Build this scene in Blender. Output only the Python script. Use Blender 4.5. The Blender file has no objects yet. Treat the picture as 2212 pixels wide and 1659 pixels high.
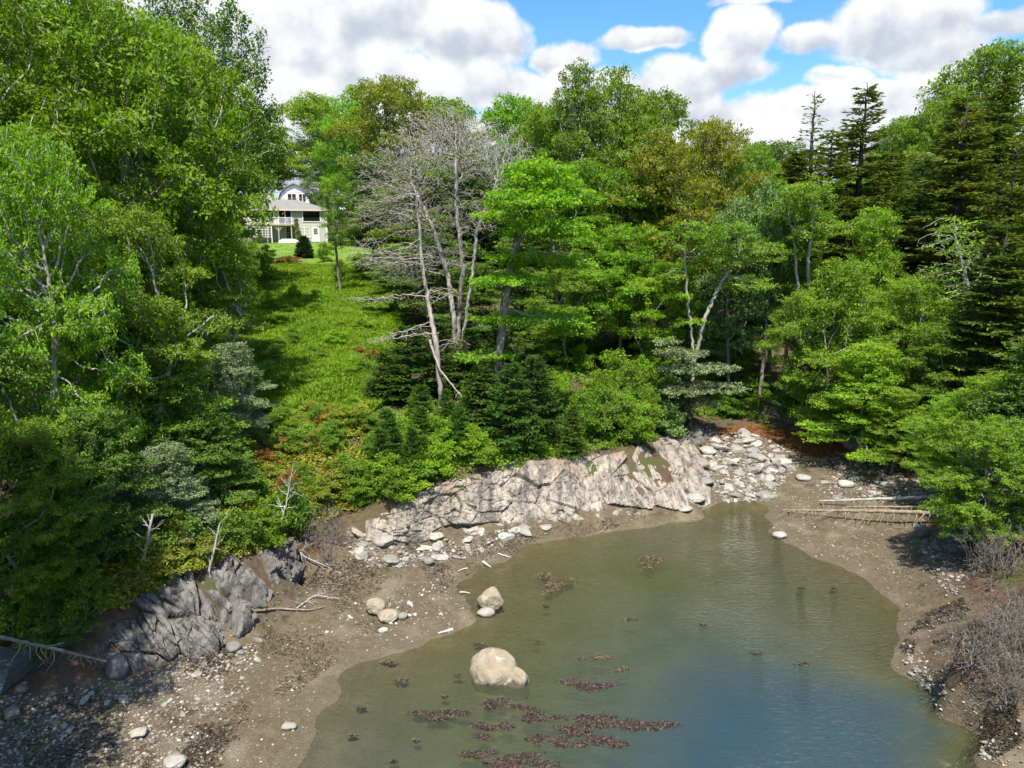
import bpy, math, random
import numpy as np
from mathutils import Vector, Matrix
R = math.radians
C = bpy.context.scene.collection
S = bpy.context.scene

# ------------------------------------------------------------------ camera
CAM_H, PITCH, FP, CX, CY = 11.0, R(10.0), 1550.0, 1106.0, 829.5   # focal length and centre in units of a 2212 x 1659 picture
cam_d = bpy.data.cameras.new("camera")
cam_d.sensor_width = 36.0
cam_d.lens = 36.0 * FP / 2212.0
cam_d.clip_start, cam_d.clip_end = 0.1, 5000.0
cam = bpy.data.objects.new("camera", cam_d)
cam.location = (0, 0, CAM_H)
cam.rotation_euler = (math.pi / 2 - PITCH, 0, 0)
C.objects.link(cam)
S.camera = cam

# ------------------------------------------------------------------ render settings, exposure
S.view_settings.view_transform = 'Standard'
S.view_settings.look = 'None'
S.view_settings.gamma = 1.0
S.view_settings.exposure = 1.16
try:
    S.cycles.max_bounces = 8
    S.cycles.diffuse_bounces = 6
    S.cycles.glossy_bounces = 3
    S.cycles.transmission_bounces = 4
    S.cycles.transparent_max_bounces = 8
    S.cycles.caustics_reflective = False
    S.cycles.caustics_refractive = False
    S.cycles.sample_clamp_indirect = 4.0
except Exception:
    pass

# ------------------------------------------------------------------ sun
SUN_TO = Vector((-0.02, -0.50, 1.0)).normalized()      # towards the sun: high, from behind the camera
SUN_EL = math.asin(SUN_TO.z)
SUN_AZ = math.atan2(SUN_TO.x, SUN_TO.y)
sl = bpy.data.lights.new("sun", 'SUN')
sl.energy = 4.6
sl.angle = R(0.5)
sl.color = (1.0, 0.94, 0.83)
so = bpy.data.objects.new("sun", sl)
so.rotation_euler = (-SUN_TO).to_track_quat('-Z', 'Y').to_euler()
so.location = (-40, -30, 70)
C.objects.link(so)


# ------------------------------------------------------------------ node helper
class G:
    def __init__(s, nt):
        s.nt = nt
        nt.nodes.clear()

    def n(s, typ, ins=None, **props):
        nd = s.nt.nodes.new(typ)
        for k, v in props.items():
            setattr(nd, k, v)
        if ins:
            for k, v in ins.items():
                s.put(nd.inputs[k], v)
        return nd

    def put(s, sock, v):
        if isinstance(v, bpy.types.NodeSocket):
            s.nt.links.new(v, sock)
        elif isinstance(v, bpy.types.Node):
            s.nt.links.new(v.outputs[0], sock)
        else:
            if hasattr(sock.default_value, '__len__') and isinstance(v, (tuple, list)) and len(v) == 3 and len(sock.default_value) == 4:
                v = (*v, 1.0)
            sock.default_value = v

    def m(s, op, a, b=0.0, c=0.0, clamp=False):
        nd = s.nt.nodes.new('ShaderNodeMath')
        nd.operation = op
        nd.use_clamp = clamp
        s.put(nd.inputs[0], a)
        s.put(nd.inputs[1], b)
        s.put(nd.inputs[2], c)
        return nd.outputs[0]

    def vm(s, op, a, b=(0, 0, 0)):
        nd = s.nt.nodes.new('ShaderNodeVectorMath')
        nd.operation = op
        s.put(nd.inputs[0], a)
        s.put(nd.inputs[1], b)
        return nd.outputs[0]

    def mix(s, f, a, b, blend='MIX'):
        nd = s.nt.nodes.new('ShaderNodeMix')
        nd.data_type = 'RGBA'
        nd.blend_type = blend
        nd.clamp_factor = True
        s.put(nd.inputs[0], f)
        s.put(nd.inputs[6], a)
        s.put(nd.inputs[7], b)
        return nd.outputs[2]

    def rng(s, v, a, b, c=0.0, d=1.0, smooth=False):
        nd = s.nt.nodes.new('ShaderNodeMapRange')
        nd.clamp = True
        if smooth:
            nd.interpolation_type = 'SMOOTHSTEP'
        for i, q in enumerate((v, a, b, c, d)):
            s.put(nd.inputs[i], q)
        return nd.outputs[0]

    def noise(s, vec, scale, detail=4.0, rough=0.55, dist=0.0):
        nd = s.n('ShaderNodeTexNoise', {'Scale': scale, 'Detail': detail, 'Roughness': rough, 'Distortion': dist})
        if vec is not None:
            s.put(nd.inputs['Vector'], vec)
        return nd.outputs[0]


# ------------------------------------------------------------------ sky: Nishita with cumulus clouds
def px_dir(px, py):
    a, b = (px - CX) / FP, (CY - py) / FP
    v = Vector((a, math.cos(PITCH) + b * math.sin(PITCH), -math.sin(PITCH) + b * math.cos(PITCH)))
    return v


w = bpy.data.worlds.new("World")
S.world = w
w.use_nodes = True
g = G(w.node_tree)
sky = g.n('ShaderNodeTexSky', sky_type='NISHITA')
sky.sun_disc = False
sky.sun_elevation = SUN_EL
sky.sun_rotation = SUN_AZ
sky.altitude = 0
sky.air_density = 1.0
sky.dust_density = 0.3
sky.ozone_density = 2.5
d = g.n('ShaderNodeTexCoord').outputs['Generated']
sx = g.n('ShaderNodeSeparateXYZ', {0: d})
az0 = g.m('ARCTAN2', sx.outputs[0], sx.outputs[1])
el0 = g.m('ARCSINE', sx.outputs[2])
wn = g.n('ShaderNodeTexNoise', {'Vector': d, 'Scale': 9.0, 'Detail': 4.0, 'Roughness': 0.5})
wx = g.n('ShaderNodeSeparateColor', {0: wn.outputs['Color']})
az = g.m('MULTIPLY_ADD', g.m('SUBTRACT', wx.outputs[0], 0.5), 0.07, az0)
el = g.m('MULTIPLY_ADD', g.m('SUBTRACT', wx.outputs[1], 0.5), 0.05, el0)
# clouds of this sky: direction, half-widths (all as angles)
BL = [(560, 70, 330, 150, 1.3), (830, 40, 240, 100, 1.3), (1000, 80, 150, 80, 1.2), (560, 200, 420, 70, 1.0), (800, 170, 260, 70, 1.0), (1040, 190, 220, 50, .9),
      (1390, 82, 110, 26, .9), (1215, 120, 75, 40, .8), (1250, 205, 260, 52, .9), (1605, 88, 78, 70, 1.2), (1590, 150, 90, 40, .9),
      (1460, 190, 120, 62, 1.1), (1640, 250, 420, 52, 1.0), (1950, 50, 150, 80, 1.3), (2010, 110, 110, 55, 1.1), (1780, 80, 80, 26, .7),
      (1960, 190, 230, 36, .9), (2180, 40, 60, 26, .7), (1820, 158, 60, 22, .7), (2300, 160, 130, 50, 0.8), (1650, 320, 800, 70, .9), (700, 320, 900, 110, 1.0), (1620, -5, 90, 14, .6),
      (200, 60, 300, 150, 1.0), (2700, 60, 250, 160, 1.0), (-500, 80, 300, 180, 1.0)]
F, F2 = None, None
for (bx, by, rx, ry, wt) in BL:
    v = px_dir(bx, by).normalized()
    a0, e0 = math.atan2(v.x, v.y), math.asin(v.z)
    u1 = g.m('MULTIPLY', g.m('SUBTRACT', az, a0), FP / rx)
    u2 = g.m('MULTIPLY', g.m('SUBTRACT', el, e0), FP / ry)
    q = g.m('SUBTRACT', wt, g.m('MULTIPLY', wt, g.m('MULTIPLY_ADD', u1, u1, g.m('MULTIPLY', u2, u2))))
    q2 = g.m('MULTIPLY_ADD', u2, 0.75, q)
    F = q if F is None else g.m('SMOOTH_MAX', F, q, 0.12)
    F2 = q2 if F2 is None else g.m('SMOOTH_MAX', F2, q2, 0.12)
# the rest of the sky: scattered cumulus, thinner overhead
gen = g.m('MULTIPLY', g.m('SUBTRACT', g.noise(d, 3.2, 6.0, 0.55), 0.53), 5.0)
side = g.m('MAXIMUM', g.rng(g.m('ABSOLUTE', az0), 0.9, 1.3), g.rng(el0, 0.75, 1.0))
gen = g.m('ADD', gen, g.m('MULTIPLY', g.m('SUBTRACT', 1.0, side), -4.0))
F = g.m('MAXIMUM', F, gen)
F2 = g.m('MAXIMUM', F2, gen)
n1 = g.m('MULTIPLY_ADD', g.m('SUBTRACT', g.noise(d, 38.0, 6.0, 0.6), 0.5), 0.42, g.noise(d, 13.0, 9.0, 0.6))
offs = g.vm('ADD', d, tuple(0.030 * q for q in (-0.6, 0.0, 0.9)))
n2 = g.noise(offs, 13.0, 6.0, 0.55)
Fn = g.m('MULTIPLY_ADD', g.m('SUBTRACT', n1, 0.5), 1.5, F)
dens = g.rng(Fn, -0.05, 0.52, 0.0, 1.0, True)
rel = g.m('MULTIPLY', g.m('SUBTRACT', g.noise(d, 13.0, 6.0, 0.55), n2), 1.9)
sh = g.m('ADD', g.m('ADD', g.m('MULTIPLY', g.m('SUBTRACT', F2, F), 0.75), 0.50), rel)
sh = g.m('MULTIPLY_ADD', g.m('SUBTRACT', g.noise(d, 4.0, 3.0), 0.5), 0.6, sh)
ccol = g.mix(g.rng(sh, 0.0, 0.9, 0, 1, True), (1.78, 1.94, 2.27), (3.05, 3.08, 3.1))
ccol = g.mix(side, ccol, g.mix(1.0, ccol, (1.7, 1.7, 1.7), 'MULTIPLY'))  # clouds out of view are brightened to add fill light
hs = g.n('ShaderNodeHueSaturation', {'Saturation': 1.3, 'Value': 0.74, 'Color': sky.outputs[0]})
skyc = g.mix(dens, hs.outputs[0], ccol)
bg = g.n('ShaderNodeBackground', {'Color': skyc, 'Strength': 0.15})
out = g.n('ShaderNodeOutputWorld', {'Surface': bg.outputs[0]})


# ------------------------------------------------------------------ numpy noise
def _hash(ix, iy, iz, s=0):
    h = (ix * 374761393 + iy * 668265263 + iz * 2147483647 + s * 1274126177) & 0xFFFFFFFF
    h = ((h ^ (h >> 13)) * 1274126177) & 0xFFFFFFFF
    h = ((h ^ (h >> 16)) * 2246822519) & 0xFFFFFFFF
    return ((h ^ (h >> 15)) & 0xFFFFFF) / float(0xFFFFFF)


def vnoise(p, s=0):
    p = np.asarray(p, float)
    i = np.floor(p).astype(np.int64)
    f = p - i
    f = f * f * (3 - 2 * f)
    r = 0
    for dx in (0, 1):
        for dy in (0, 1):
            for dz in (0, 1):
                wgt = (f[:, 0] if dx else 1 - f[:, 0]) * (f[:, 1] if dy else 1 - f[:, 1]) * (f[:, 2] if dz else 1 - f[:, 2])
                r = r + wgt * _hash(i[:, 0] + dx, i[:, 1] + dy, i[:, 2] + dz, s)
    return r * 2 - 1


def fbm(p, octv=4, s=0, gain=0.5):
    r, a, t = 0, 1.0, 0
    p = np.asarray(p, float)
    for k in range(octv):
        r = r + a * vnoise(p * (2.03 ** k) + 17.3 * k, s + k)
        t += a
        a *= gain
    return r / t


def worley(p, s=0):
    p = np.asarray(p, float)
    i = np.floor(p).astype(np.int64)
    f1 = np.full(len(p), 9.0)
    dl = np.zeros((len(p), 2))
    f2 = np.full(len(p), 9.0)
    cid = np.zeros(len(p))
    for dx in (-1, 0, 1):
        for dy in (-1, 0, 1):
            for dz in (-1, 0, 1):
                c = i + np.array((dx, dy, dz))
                h = [_hash(c[:, 0], c[:, 1], c[:, 2], s + q) for q in (1, 2, 3, 4)]
                dd = np.sqrt((c[:, 0] + h[0] - p[:, 0]) ** 2 + (c[:, 1] + h[1] - p[:, 1]) ** 2 + (c[:, 2] + h[2] - p[:, 2]) ** 2)
                lt = dd < f1
                f2 = np.where(lt, f1, np.minimum(f2, dd))
                cid = np.where(lt, h[3], cid)
                f1 = np.where(lt, dd, f1)
                dl[lt] = (p[:, :2] - c[:, :2] - np.stack(h[:2], 1))[lt]
    return f1, f2, cid, dl


# ------------------------------------------------------------------ mesh and object helpers
def mesh_np(name, V, faces, mats, midx=None, smooth=False, attrs=None, vattrs=None):
    """faces: list of (n, k) integer arrays; midx: per-face material index; attrs: float per face, vattrs: float per vertex"""
    me = bpy.data.meshes.new(name)
    V = np.ascontiguousarray(V, dtype=np.float32)
    faces = [np.asarray(f, dtype=np.int32) for f in faces if len(f)]
    nl = sum(f.size for f in faces)
    npoly = sum(len(f) for f in faces)
    me.vertices.add(len(V))
    me.vertices.foreach_set('co', V.ravel())
    me.loops.add(nl)
    me.loops.foreach_set('vertex_index', np.concatenate([f.ravel() for f in faces]))
    tot = np.concatenate([np.full(len(f), f.shape[1], np.int32) for f in faces])
    st = np.concatenate([[0], np.cumsum(tot)[:-1]]).astype(np.int32)
    me.polygons.add(npoly)
    me.polygons.foreach_set('loop_start', st)
    me.polygons.foreach_set('loop_total', tot)
    me.polygons.foreach_set('use_smooth', np.full(npoly, bool(smooth)))
    if not isinstance(mats, (list, tuple)):
        mats = [mats]
    for m_ in mats:
        me.materials.append(m_)
    if midx is not None:
        me.polygons.foreach_set('material_index', np.asarray(midx, np.int32))
    for k, v in (attrs or {}).items():
        me.attributes.new(k, 'FLOAT', 'FACE').data.foreach_set('value', np.asarray(v, np.float32))
    for k, v in (vattrs or {}).items():
        me.attributes.new(k, 'FLOAT', 'POINT').data.foreach_set('value', np.asarray(v, np.float32))
    me.update(calc_edges=True)
    return me


def tag(o, label=None, cat=None, group=None, kind=None):
    if label: o['label'] = label
    if cat: o['category'] = cat
    if group: o['group'] = group
    if kind: o['kind'] = kind
    return o


def obj(name, me, parent=None):
    o = bpy.data.objects.new(name, me)
    C.objects.link(o)
    if parent is not None:
        o.parent = parent
    return o


def thing(name, label, cat, loc=(0, 0, 0), rotz=0.0, group=None):
    o = bpy.data.objects.new(name, None)
    C.objects.link(o)
    o.empty_display_size = 0.3
    o.location = loc
    o.rotation_euler = (0, 0, rotz)
    return tag(o, label, cat, group)


class MB:
    """collects boxes, bars and tubes into one mesh"""
    def __init__(s):
        s.V, s.F = [], []

    def box(s, c, d, rz=0.0, rx=0.0):
        b = len(s.V)
        M = Matrix.Rotation(rz, 3, 'Z') @ Matrix.Rotation(rx, 3, 'X')
        for x in (-.5, .5):
            for y in (-.5, .5):
                for z in (-.5, .5):
                    s.V.append(tuple(Vector(c) + M @ Vector((x * d[0], y * d[1], z * d[2]))))
        for f in ((0, 1, 3, 2), (4, 6, 7, 5), (0, 4, 5, 1), (2, 3, 7, 6), (0, 2, 6, 4), (1, 5, 7, 3)):
            s.F.append([b + q for q in f])
        return s

    def b2(s, lo, hi):
        return s.box([(a + b) / 2 for a, b in zip(lo, hi)], [b - a for a, b in zip(lo, hi)])

    def bar(s, a, b, wd):
        a, b = Vector(a), Vector(b)
        dr = (b - a).normalized()
        u = dr.cross(Vector((0.1, 1, 0.2))).normalized()
        v = dr.cross(u)
        k = len(s.V)
        for p in (a, b):
            for su, sv in ((-1, -1), (1, -1), (1, 1), (-1, 1)):
                s.V.append(tuple(p + (u * su + v * sv) * wd / 2))
        for i in range(4):
            j = (i + 1) % 4
            s.F.append([k + i, k + j, k + 4 + j, k + 4 + i])
        s.F.append([k + 3, k + 2, k + 1, k])
        s.F.append([k + 4, k + 5, k + 6, k + 7])
        return s

    def poly(s, pts):
        k = len(s.V)
        s.V += [tuple(p) for p in pts]
        s.F.append(list(range(k, k + len(pts))))
        return s

    def build(s, name, mat, parent=None, smooth=False):
        me = bpy.data.meshes.new(name)
        me.from_pydata(s.V, [], s.F)
        for m_ in (mat if isinstance(mat, (list, tuple)) else [mat]):
            me.materials.append(m_)
        if smooth:
            for p in me.polygons: p.use_smooth = True
        me.update()
        return obj(name, me, parent)


# ------------------------------------------------------------------ materials
def new_mat(name):
    m_ = bpy.data.materials.new(name)
    m_.use_nodes = True
    return m_, G(m_.node_tree)


def leaf_mat(name, c1, c2, c3, under, trans=0.42, rough=0.55, spec=0.14):
    m_, g = new_mat(name)
    at = g.n('ShaderNodeAttribute', attribute_name='rnd').outputs['Fac']
    oi = g.n('ShaderNodeObjectInfo').outputs['Random']
    col = g.mix(g.rng(at, 0.0, 0.62), c1, c2)
    col = g.mix(g.rng(at, 0.62, 1.0), col, c3)
    lo = g.noise(g.n('ShaderNodeTexCoord').outputs['Object'], 0.55, 3.0, 0.6)
    col = g.mix(g.rng(lo, 0.35, 0.65, 0.0, 0.55), col, g.mix(1.0, col, (0.62, 0.74, 0.75), 'MULTIPLY'))
    hv = g.n('ShaderNodeHueSaturation', {'Hue': g.m('MULTIPLY_ADD', oi, 0.030, 0.485), 'Saturation': 1.0,
                                         'Value': g.rng(g.m('FRACT', g.m('MULTIPLY', oi, 7.3)), 0, 1, 0.8, 1.2), 'Color': col})
    geo = g.n('ShaderNodeNewGeometry')
    und = g.mix(g.m('MULTIPLY', geo.outputs['Backfacing'], 0.5), hv.outputs[0], under)
    pr = g.n('ShaderNodeBsdfPrincipled', {'Base Color': und, 'Roughness': rough, 'Specular IOR Level': spec})
    tr = g.n('ShaderNodeBsdfTranslucent', {'Color': g.mix(1.0, hv.outputs[0], (1.5, 1.45, 0.6), 'MULTIPLY')})
    mx = g.n('ShaderNodeMixShader', {0: trans, 1: pr.outputs[0], 2: tr.outputs[0]})
    g.n('ShaderNodeOutputMaterial', {0: mx.outputs[0]})
    return m_


def bark_mat(name, c1, c2, scale=6.0, lichen=None):
    m_, g = new_mat(name)
    tc = g.n('ShaderNodeTexCoord').outputs['Object']
    st = g.vm('MULTIPLY', tc, (1, 1, 0.25))
    n1 = g.noise(st, scale, 6, 0.65)
    col = g.mix(g.rng(n1, 0.32, 0.68), c1, c2)
    if lichen:
        col = g.mix(g.rng(g.noise(tc, 2.3, 5, 0.6), 0.5, 0.62), col, lichen)
    bp = g.n('ShaderNodeBump', {'Strength': 0.6, 'Distance': 0.03, 'Height': g.noise(st, scale * 3, 5, 0.7)})
    pr = g.n('ShaderNodeBsdfPrincipled', {'Base Color': col, 'Roughness': 0.9, 'Specular IOR Level': 0.2, 'Normal': bp.outputs[0]})
    g.n('ShaderNodeOutputMaterial', {0: pr.outputs[0]})
    return m_


def plain_mat(name, c, rough=0.7, var=0.12, scale=8.0, spec=0.4, metallic=0.0, stretch=(1, 1, 1), bump=0.0):
    m_, g = new_mat(name)
    tc = g.vm('MULTIPLY', g.n('ShaderNodeTexCoord').outputs['Object'], stretch)
    n1 = g.noise(tc, scale, 5, 0.6)
    k = g.rng(n1, 0.3, 0.7, 1 - var, 1 + var)
    hv = g.n('ShaderNodeHueSaturation', {'Value': k, 'Color': (*c, 1)})
    ins = {'Base Color': hv.outputs[0], 'Roughness': rough, 'Specular IOR Level': spec, 'Metallic': metallic}
    if bump:
        ins['Normal'] = g.n('ShaderNodeBump', {'Strength': bump, 'Distance': 0.02, 'Height': n1}).outputs[0]
    pr = g.n('ShaderNodeBsdfPrincipled', ins)
    g.n('ShaderNodeOutputMaterial', {0: pr.outputs[0]})
    return m_


def rock_mat(name, base, pale, dark, stain=0.5, crack=True, vary=0.0):
    """weathered gneiss: mottled, streaked down the slope, dark water stains, fine cracks"""
    m_, g = new_mat(name)
    tc = g.n('ShaderNodeTexCoord').outputs['Object']
    geo = g.n('ShaderNodeNewGeometry')
    P = geo.outputs['Position'] if crack else tc
    n1 = g.noise(P, 1.3, 6, 0.6)
    n2 = g.noise(g.vm('MULTIPLY', P, (1.0, 0.35, 0.6)), 5.5, 7, 0.68)
    n3 = g.noise(P, 28.0, 5, 0.7)
    col = g.mix(g.rng(n1, 0.3, 0.68), base, pale)
    col = g.mix(g.m('MULTIPLY', g.rng(n2, 0.50, 0.62), stain), col, dark)
    if crack: col = g.mix(g.m('MULTIPLY', g.rng(g.noise(g.vm('MULTIPLY', P, (1.3, .25, .45)), 2.1, 6, 0.6), 0.54, 0.62), stain), col, dark)
    col = g.mix(g.rng(n3, 0.25, 0.75), g.mix(1.0, col, (0.68, 0.67, 0.66), 'MULTIPLY'), col)
    h = g.m('ADD', g.m('MULTIPLY', n2, 0.5), g.m('MULTIPLY', n3, 0.35))
    if crack:
        vo = g.n('ShaderNodeTexVoronoi', {'Vector': g.vm('MULTIPLY', g.vm('ADD', P, g.vm('MULTIPLY', g.n('ShaderNodeTexNoise', {'Vector': P, 'Scale': 2.5}).outputs['Color'], (0.5, 0.5, 0.5))), (1.0, 0.5, 0.7)), 'Scale': 1.7}, feature='DISTANCE_TO_EDGE')
        ck = g.rng(vo.outputs['Distance'], 0.0, 0.022)
        col = g.mix(g.m('MULTIPLY', g.m('SUBTRACT', 1.0, ck), 0.7), col, (0.035, 0.03, 0.027))
        h = g.m('ADD', h, g.m('MULTIPLY', ck, 0.25))
        rust = g.n('ShaderNodeAttribute', attribute_name='rust').outputs['Fac']
        col = g.mix(g.m('MULTIPLY', rust, g.rng(n1, 0.4, 0.6)), col, (0.20, 0.12, 0.075))
    if vary:
        oi = g.n('ShaderNodeObjectInfo').outputs['Random']
        col = g.n('ShaderNodeHueSaturation', {'Value': g.rng(oi, 0, 1, 1 - vary, 1 + vary), 'Saturation': g.rng(g.m('FRACT', g.m('MULTIPLY', oi, 5.7)), 0, 1, 0.6, 1.25), 'Color': col}).outputs[0]
    bp = g.n('ShaderNodeBump', {'Strength': 0.7, 'Distance': 0.05, 'Height': h})
    pr = g.n('ShaderNodeBsdfPrincipled', {'Base Color': col, 'Roughness': 0.85, 'Specular IOR Level': 0.25, 'Normal': bp.outputs[0]})
    g.n('ShaderNodeOutputMaterial', {0: pr.outputs[0]})
    return m_


M = {}
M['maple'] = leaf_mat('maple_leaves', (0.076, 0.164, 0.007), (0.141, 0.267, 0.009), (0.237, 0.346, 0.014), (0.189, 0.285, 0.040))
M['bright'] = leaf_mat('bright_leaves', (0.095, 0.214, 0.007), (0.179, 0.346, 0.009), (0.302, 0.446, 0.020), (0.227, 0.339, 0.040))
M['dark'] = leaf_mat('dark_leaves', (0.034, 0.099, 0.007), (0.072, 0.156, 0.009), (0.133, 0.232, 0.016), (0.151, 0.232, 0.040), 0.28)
M['brown'] = leaf_mat('brownish_leaves', (0.106, 0.140, 0.007), (0.193, 0.226, 0.010), (0.316, 0.270, 0.021), (0.252, 0.252, 0.035))
M['pale'] = leaf_mat('pale_leaves', (0.077, 0.173, 0.019), (0.135, 0.243, 0.033), (0.234, 0.327, 0.095), (0.225, 0.327, 0.142), 0.3)
M['white'] = leaf_mat('silvery_leaves', (0.075, 0.135, 0.028), (0.15, 0.21, 0.06), (0.28, 0.32, 0.16), (0.27, 0.32, 0.19), 0.25)
M['spruce'] = leaf_mat('spruce_needles', (0.080, 0.130, 0.016), (0.150, 0.200, 0.024), (0.26, 0.265, 0.042), (0.14, 0.17, 0.06), 0.2, 0.6)
M['young_spruce'] = leaf_mat('young_spruce_needles', (0.032, 0.084, 0.009), (0.068, 0.148, 0.011), (0.140, 0.213, 0.019), (0.072, 0.139, 0.028), 0.15, 0.6)
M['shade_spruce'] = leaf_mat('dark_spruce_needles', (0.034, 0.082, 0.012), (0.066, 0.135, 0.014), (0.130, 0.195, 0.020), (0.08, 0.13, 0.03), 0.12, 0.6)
M['cone'] = leaf_mat('dwarf_spruce_needles', (0.009, 0.044, 0.010), (0.021, 0.071, 0.016), (0.041, 0.099, 0.024), (0.035, 0.081, 0.024), 0.1, 0.6)
M['rust'] = leaf_mat('withered_leaves', (0.150, 0.058, 0.016), (0.277, 0.099, 0.022), (0.370, 0.196, 0.048), (0.323, 0.162, 0.048), 0.25, 0.8)
M['fern'] = leaf_mat('fern_fronds', (0.115, 0.225, 0.009), (0.195, 0.340, 0.012), (0.31, 0.41, 0.035), (0.16, 0.27, 0.03), 0.4, 0.55, 0.2)
M['lawn'] = leaf_mat('lawn_blades', (0.087, 0.185, 0.013), (0.127, 0.243, 0.014), (0.196, 0.289, 0.032), (0.139, 0.243, 0.024), 0.35, 0.6, 0.2)
M['bramble'] = leaf_mat('bramble_leaves', (0.100, 0.148, 0.010), (0.190, 0.244, 0.014), (0.360, 0.235, 0.035), (0.270, 0.278, 0.049), 0.3)
M['bark'] = bark_mat('grey_bark', (0.10, 0.09, 0.078), (0.235, 0.215, 0.19), 6, (0.27, 0.27, 0.23))
M['bark_dark'] = bark_mat('dark_bark', (0.035, 0.030, 0.026), (0.10, 0.088, 0.075))
M['dead_wood'] = bark_mat('bleached_dead_wood', (0.20, 0.175, 0.155), (0.38, 0.345, 0.31), 7)
M['birch'] = bark_mat('pale_bark', (0.22, 0.20, 0.18), (0.40, 0.38, 0.345), 5)
M['brush'] = bark_mat('grey_brush_twigs', (0.115, 0.10, 0.085), (0.235, 0.21, 0.18), 9)
M['drift'] = bark_mat('driftwood', (0.14, 0.105, 0.075), (0.31, 0.25, 0.185), 8)
M['white_wood'] = bark_mat('bleached_white_wood', (0.34, 0.325, 0.30), (0.54, 0.525, 0.49), 9)
M['ledge_pale'] = rock_mat('pale_ledge_rock', (0.215, 0.188, 0.150), (0.40, 0.36, 0.30), (0.085, 0.080, 0.076), 0.75)
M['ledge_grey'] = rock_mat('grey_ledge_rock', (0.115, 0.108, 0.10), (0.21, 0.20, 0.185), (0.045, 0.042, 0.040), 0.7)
M['stone'] = rock_mat('shore_stone', (0.22, 0.205, 0.175), (0.40, 0.375, 0.325), (0.115, 0.105, 0.09), 0.5, False, 0.28)
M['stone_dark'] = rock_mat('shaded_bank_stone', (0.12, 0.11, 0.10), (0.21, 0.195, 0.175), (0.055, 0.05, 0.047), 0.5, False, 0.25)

# ------------------------------------------------------------------ boulder material: pale tan granite with a dark lichen cap
def boulder_mat(name, cap, foot):
    m_, g = new_mat(name)
    geo = g.n('ShaderNodeNewGeometry')
    tc = g.n('ShaderNodeTexCoord').outputs['Object']
    n1 = g.noise(tc, 1.6, 6, 0.6)
    n3 = g.noise(tc, 22.0, 5, 0.7)
    col = g.mix(g.rng(n1, 0.33, 0.66), (0.27, 0.22, 0.150), (0.37, 0.325, 0.25))
    col = g.mix(g.rng(g.noise(tc, 3.3, 6, 0.65), 0.56, 0.66), col, (0.43, 0.41, 0.36))
    col = g.mix(g.rng(n3, 0.25, 0.75), g.mix(1.0, col, (0.62, 0.60, 0.58), 'MULTIPLY'), col)
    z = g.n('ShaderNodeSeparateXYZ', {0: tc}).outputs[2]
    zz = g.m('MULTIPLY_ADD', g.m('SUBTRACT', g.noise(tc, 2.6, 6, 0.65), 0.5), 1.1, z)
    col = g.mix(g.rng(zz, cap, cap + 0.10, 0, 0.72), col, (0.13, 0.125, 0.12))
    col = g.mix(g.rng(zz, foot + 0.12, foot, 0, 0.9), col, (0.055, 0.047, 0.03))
    h = g.m('ADD', g.m('MULTIPLY', n1, 0.5), g.m('MULTIPLY', n3, 0.3))
    bp = g.n('ShaderNodeBump', {'Strength': 0.8, 'Distance': 0.07, 'Height': h})
    pr = g.n('ShaderNodeBsdfPrincipled', {'Base Color': col, 'Roughness': 0.85, 'Specular IOR Level': 0.25, 'Normal': bp.outputs[0]})
    g.n('ShaderNodeOutputMaterial', {0: pr.outputs[0]})
    return m_


# ------------------------------------------------------------------ terrain: one height function through surveyed points
def ray_z(px, py, z):
    v = px_dir(px, py)
    t = (z - CAM_H) / v.z
    return np.array((v.x * t, v.y * t))


def ray_Y(px, py, Y):
    v = px_dir(px, py)
    t = Y / v.y
    return np.array((v.x * t, Y, CAM_H + v.z * t))


WATERLINE = [(560, 1700), (630, 1659), (690, 1580), (720, 1500), (770, 1440), (850, 1405), (950, 1370), (1010, 1340), (1015, 1310), (990, 1270), (1010, 1240), (1080, 1207), (1200, 1168), (1330, 1147), (1450, 1132), (1525, 1106), (1560, 1086), (1645, 1088), (1658, 1118), (1690, 1165), (1760, 1203), (1880, 1262), (1935, 1310), (1938, 1380), (1960, 1450), (2005, 1515), (2070, 1575), (2120, 1640), (2140, 1690)]
ctl = []          # x, y, z
for p in WATERLINE:
    ctl.append((*ray_z(*p, 0), 0.0))
for (px, py, z) in [(1000, 1500, -.33), (1400, 1400, -.7), (1600, 1500, -1.2), (1500, 1250, -.5), (1800, 1450, -.8), (1300, 1600, -.8), (1800, 1630, -1.5), (880, 1600, -.28), (1590, 1140, -.16), (1250, 1240, -.28), (1700, 1290, -.4), (1150, 1330, -.35), (840, 1500, -.18), (1500, 1650, -1.2)]:
    ctl.append((*ray_z(px, py, 0), z))
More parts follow.
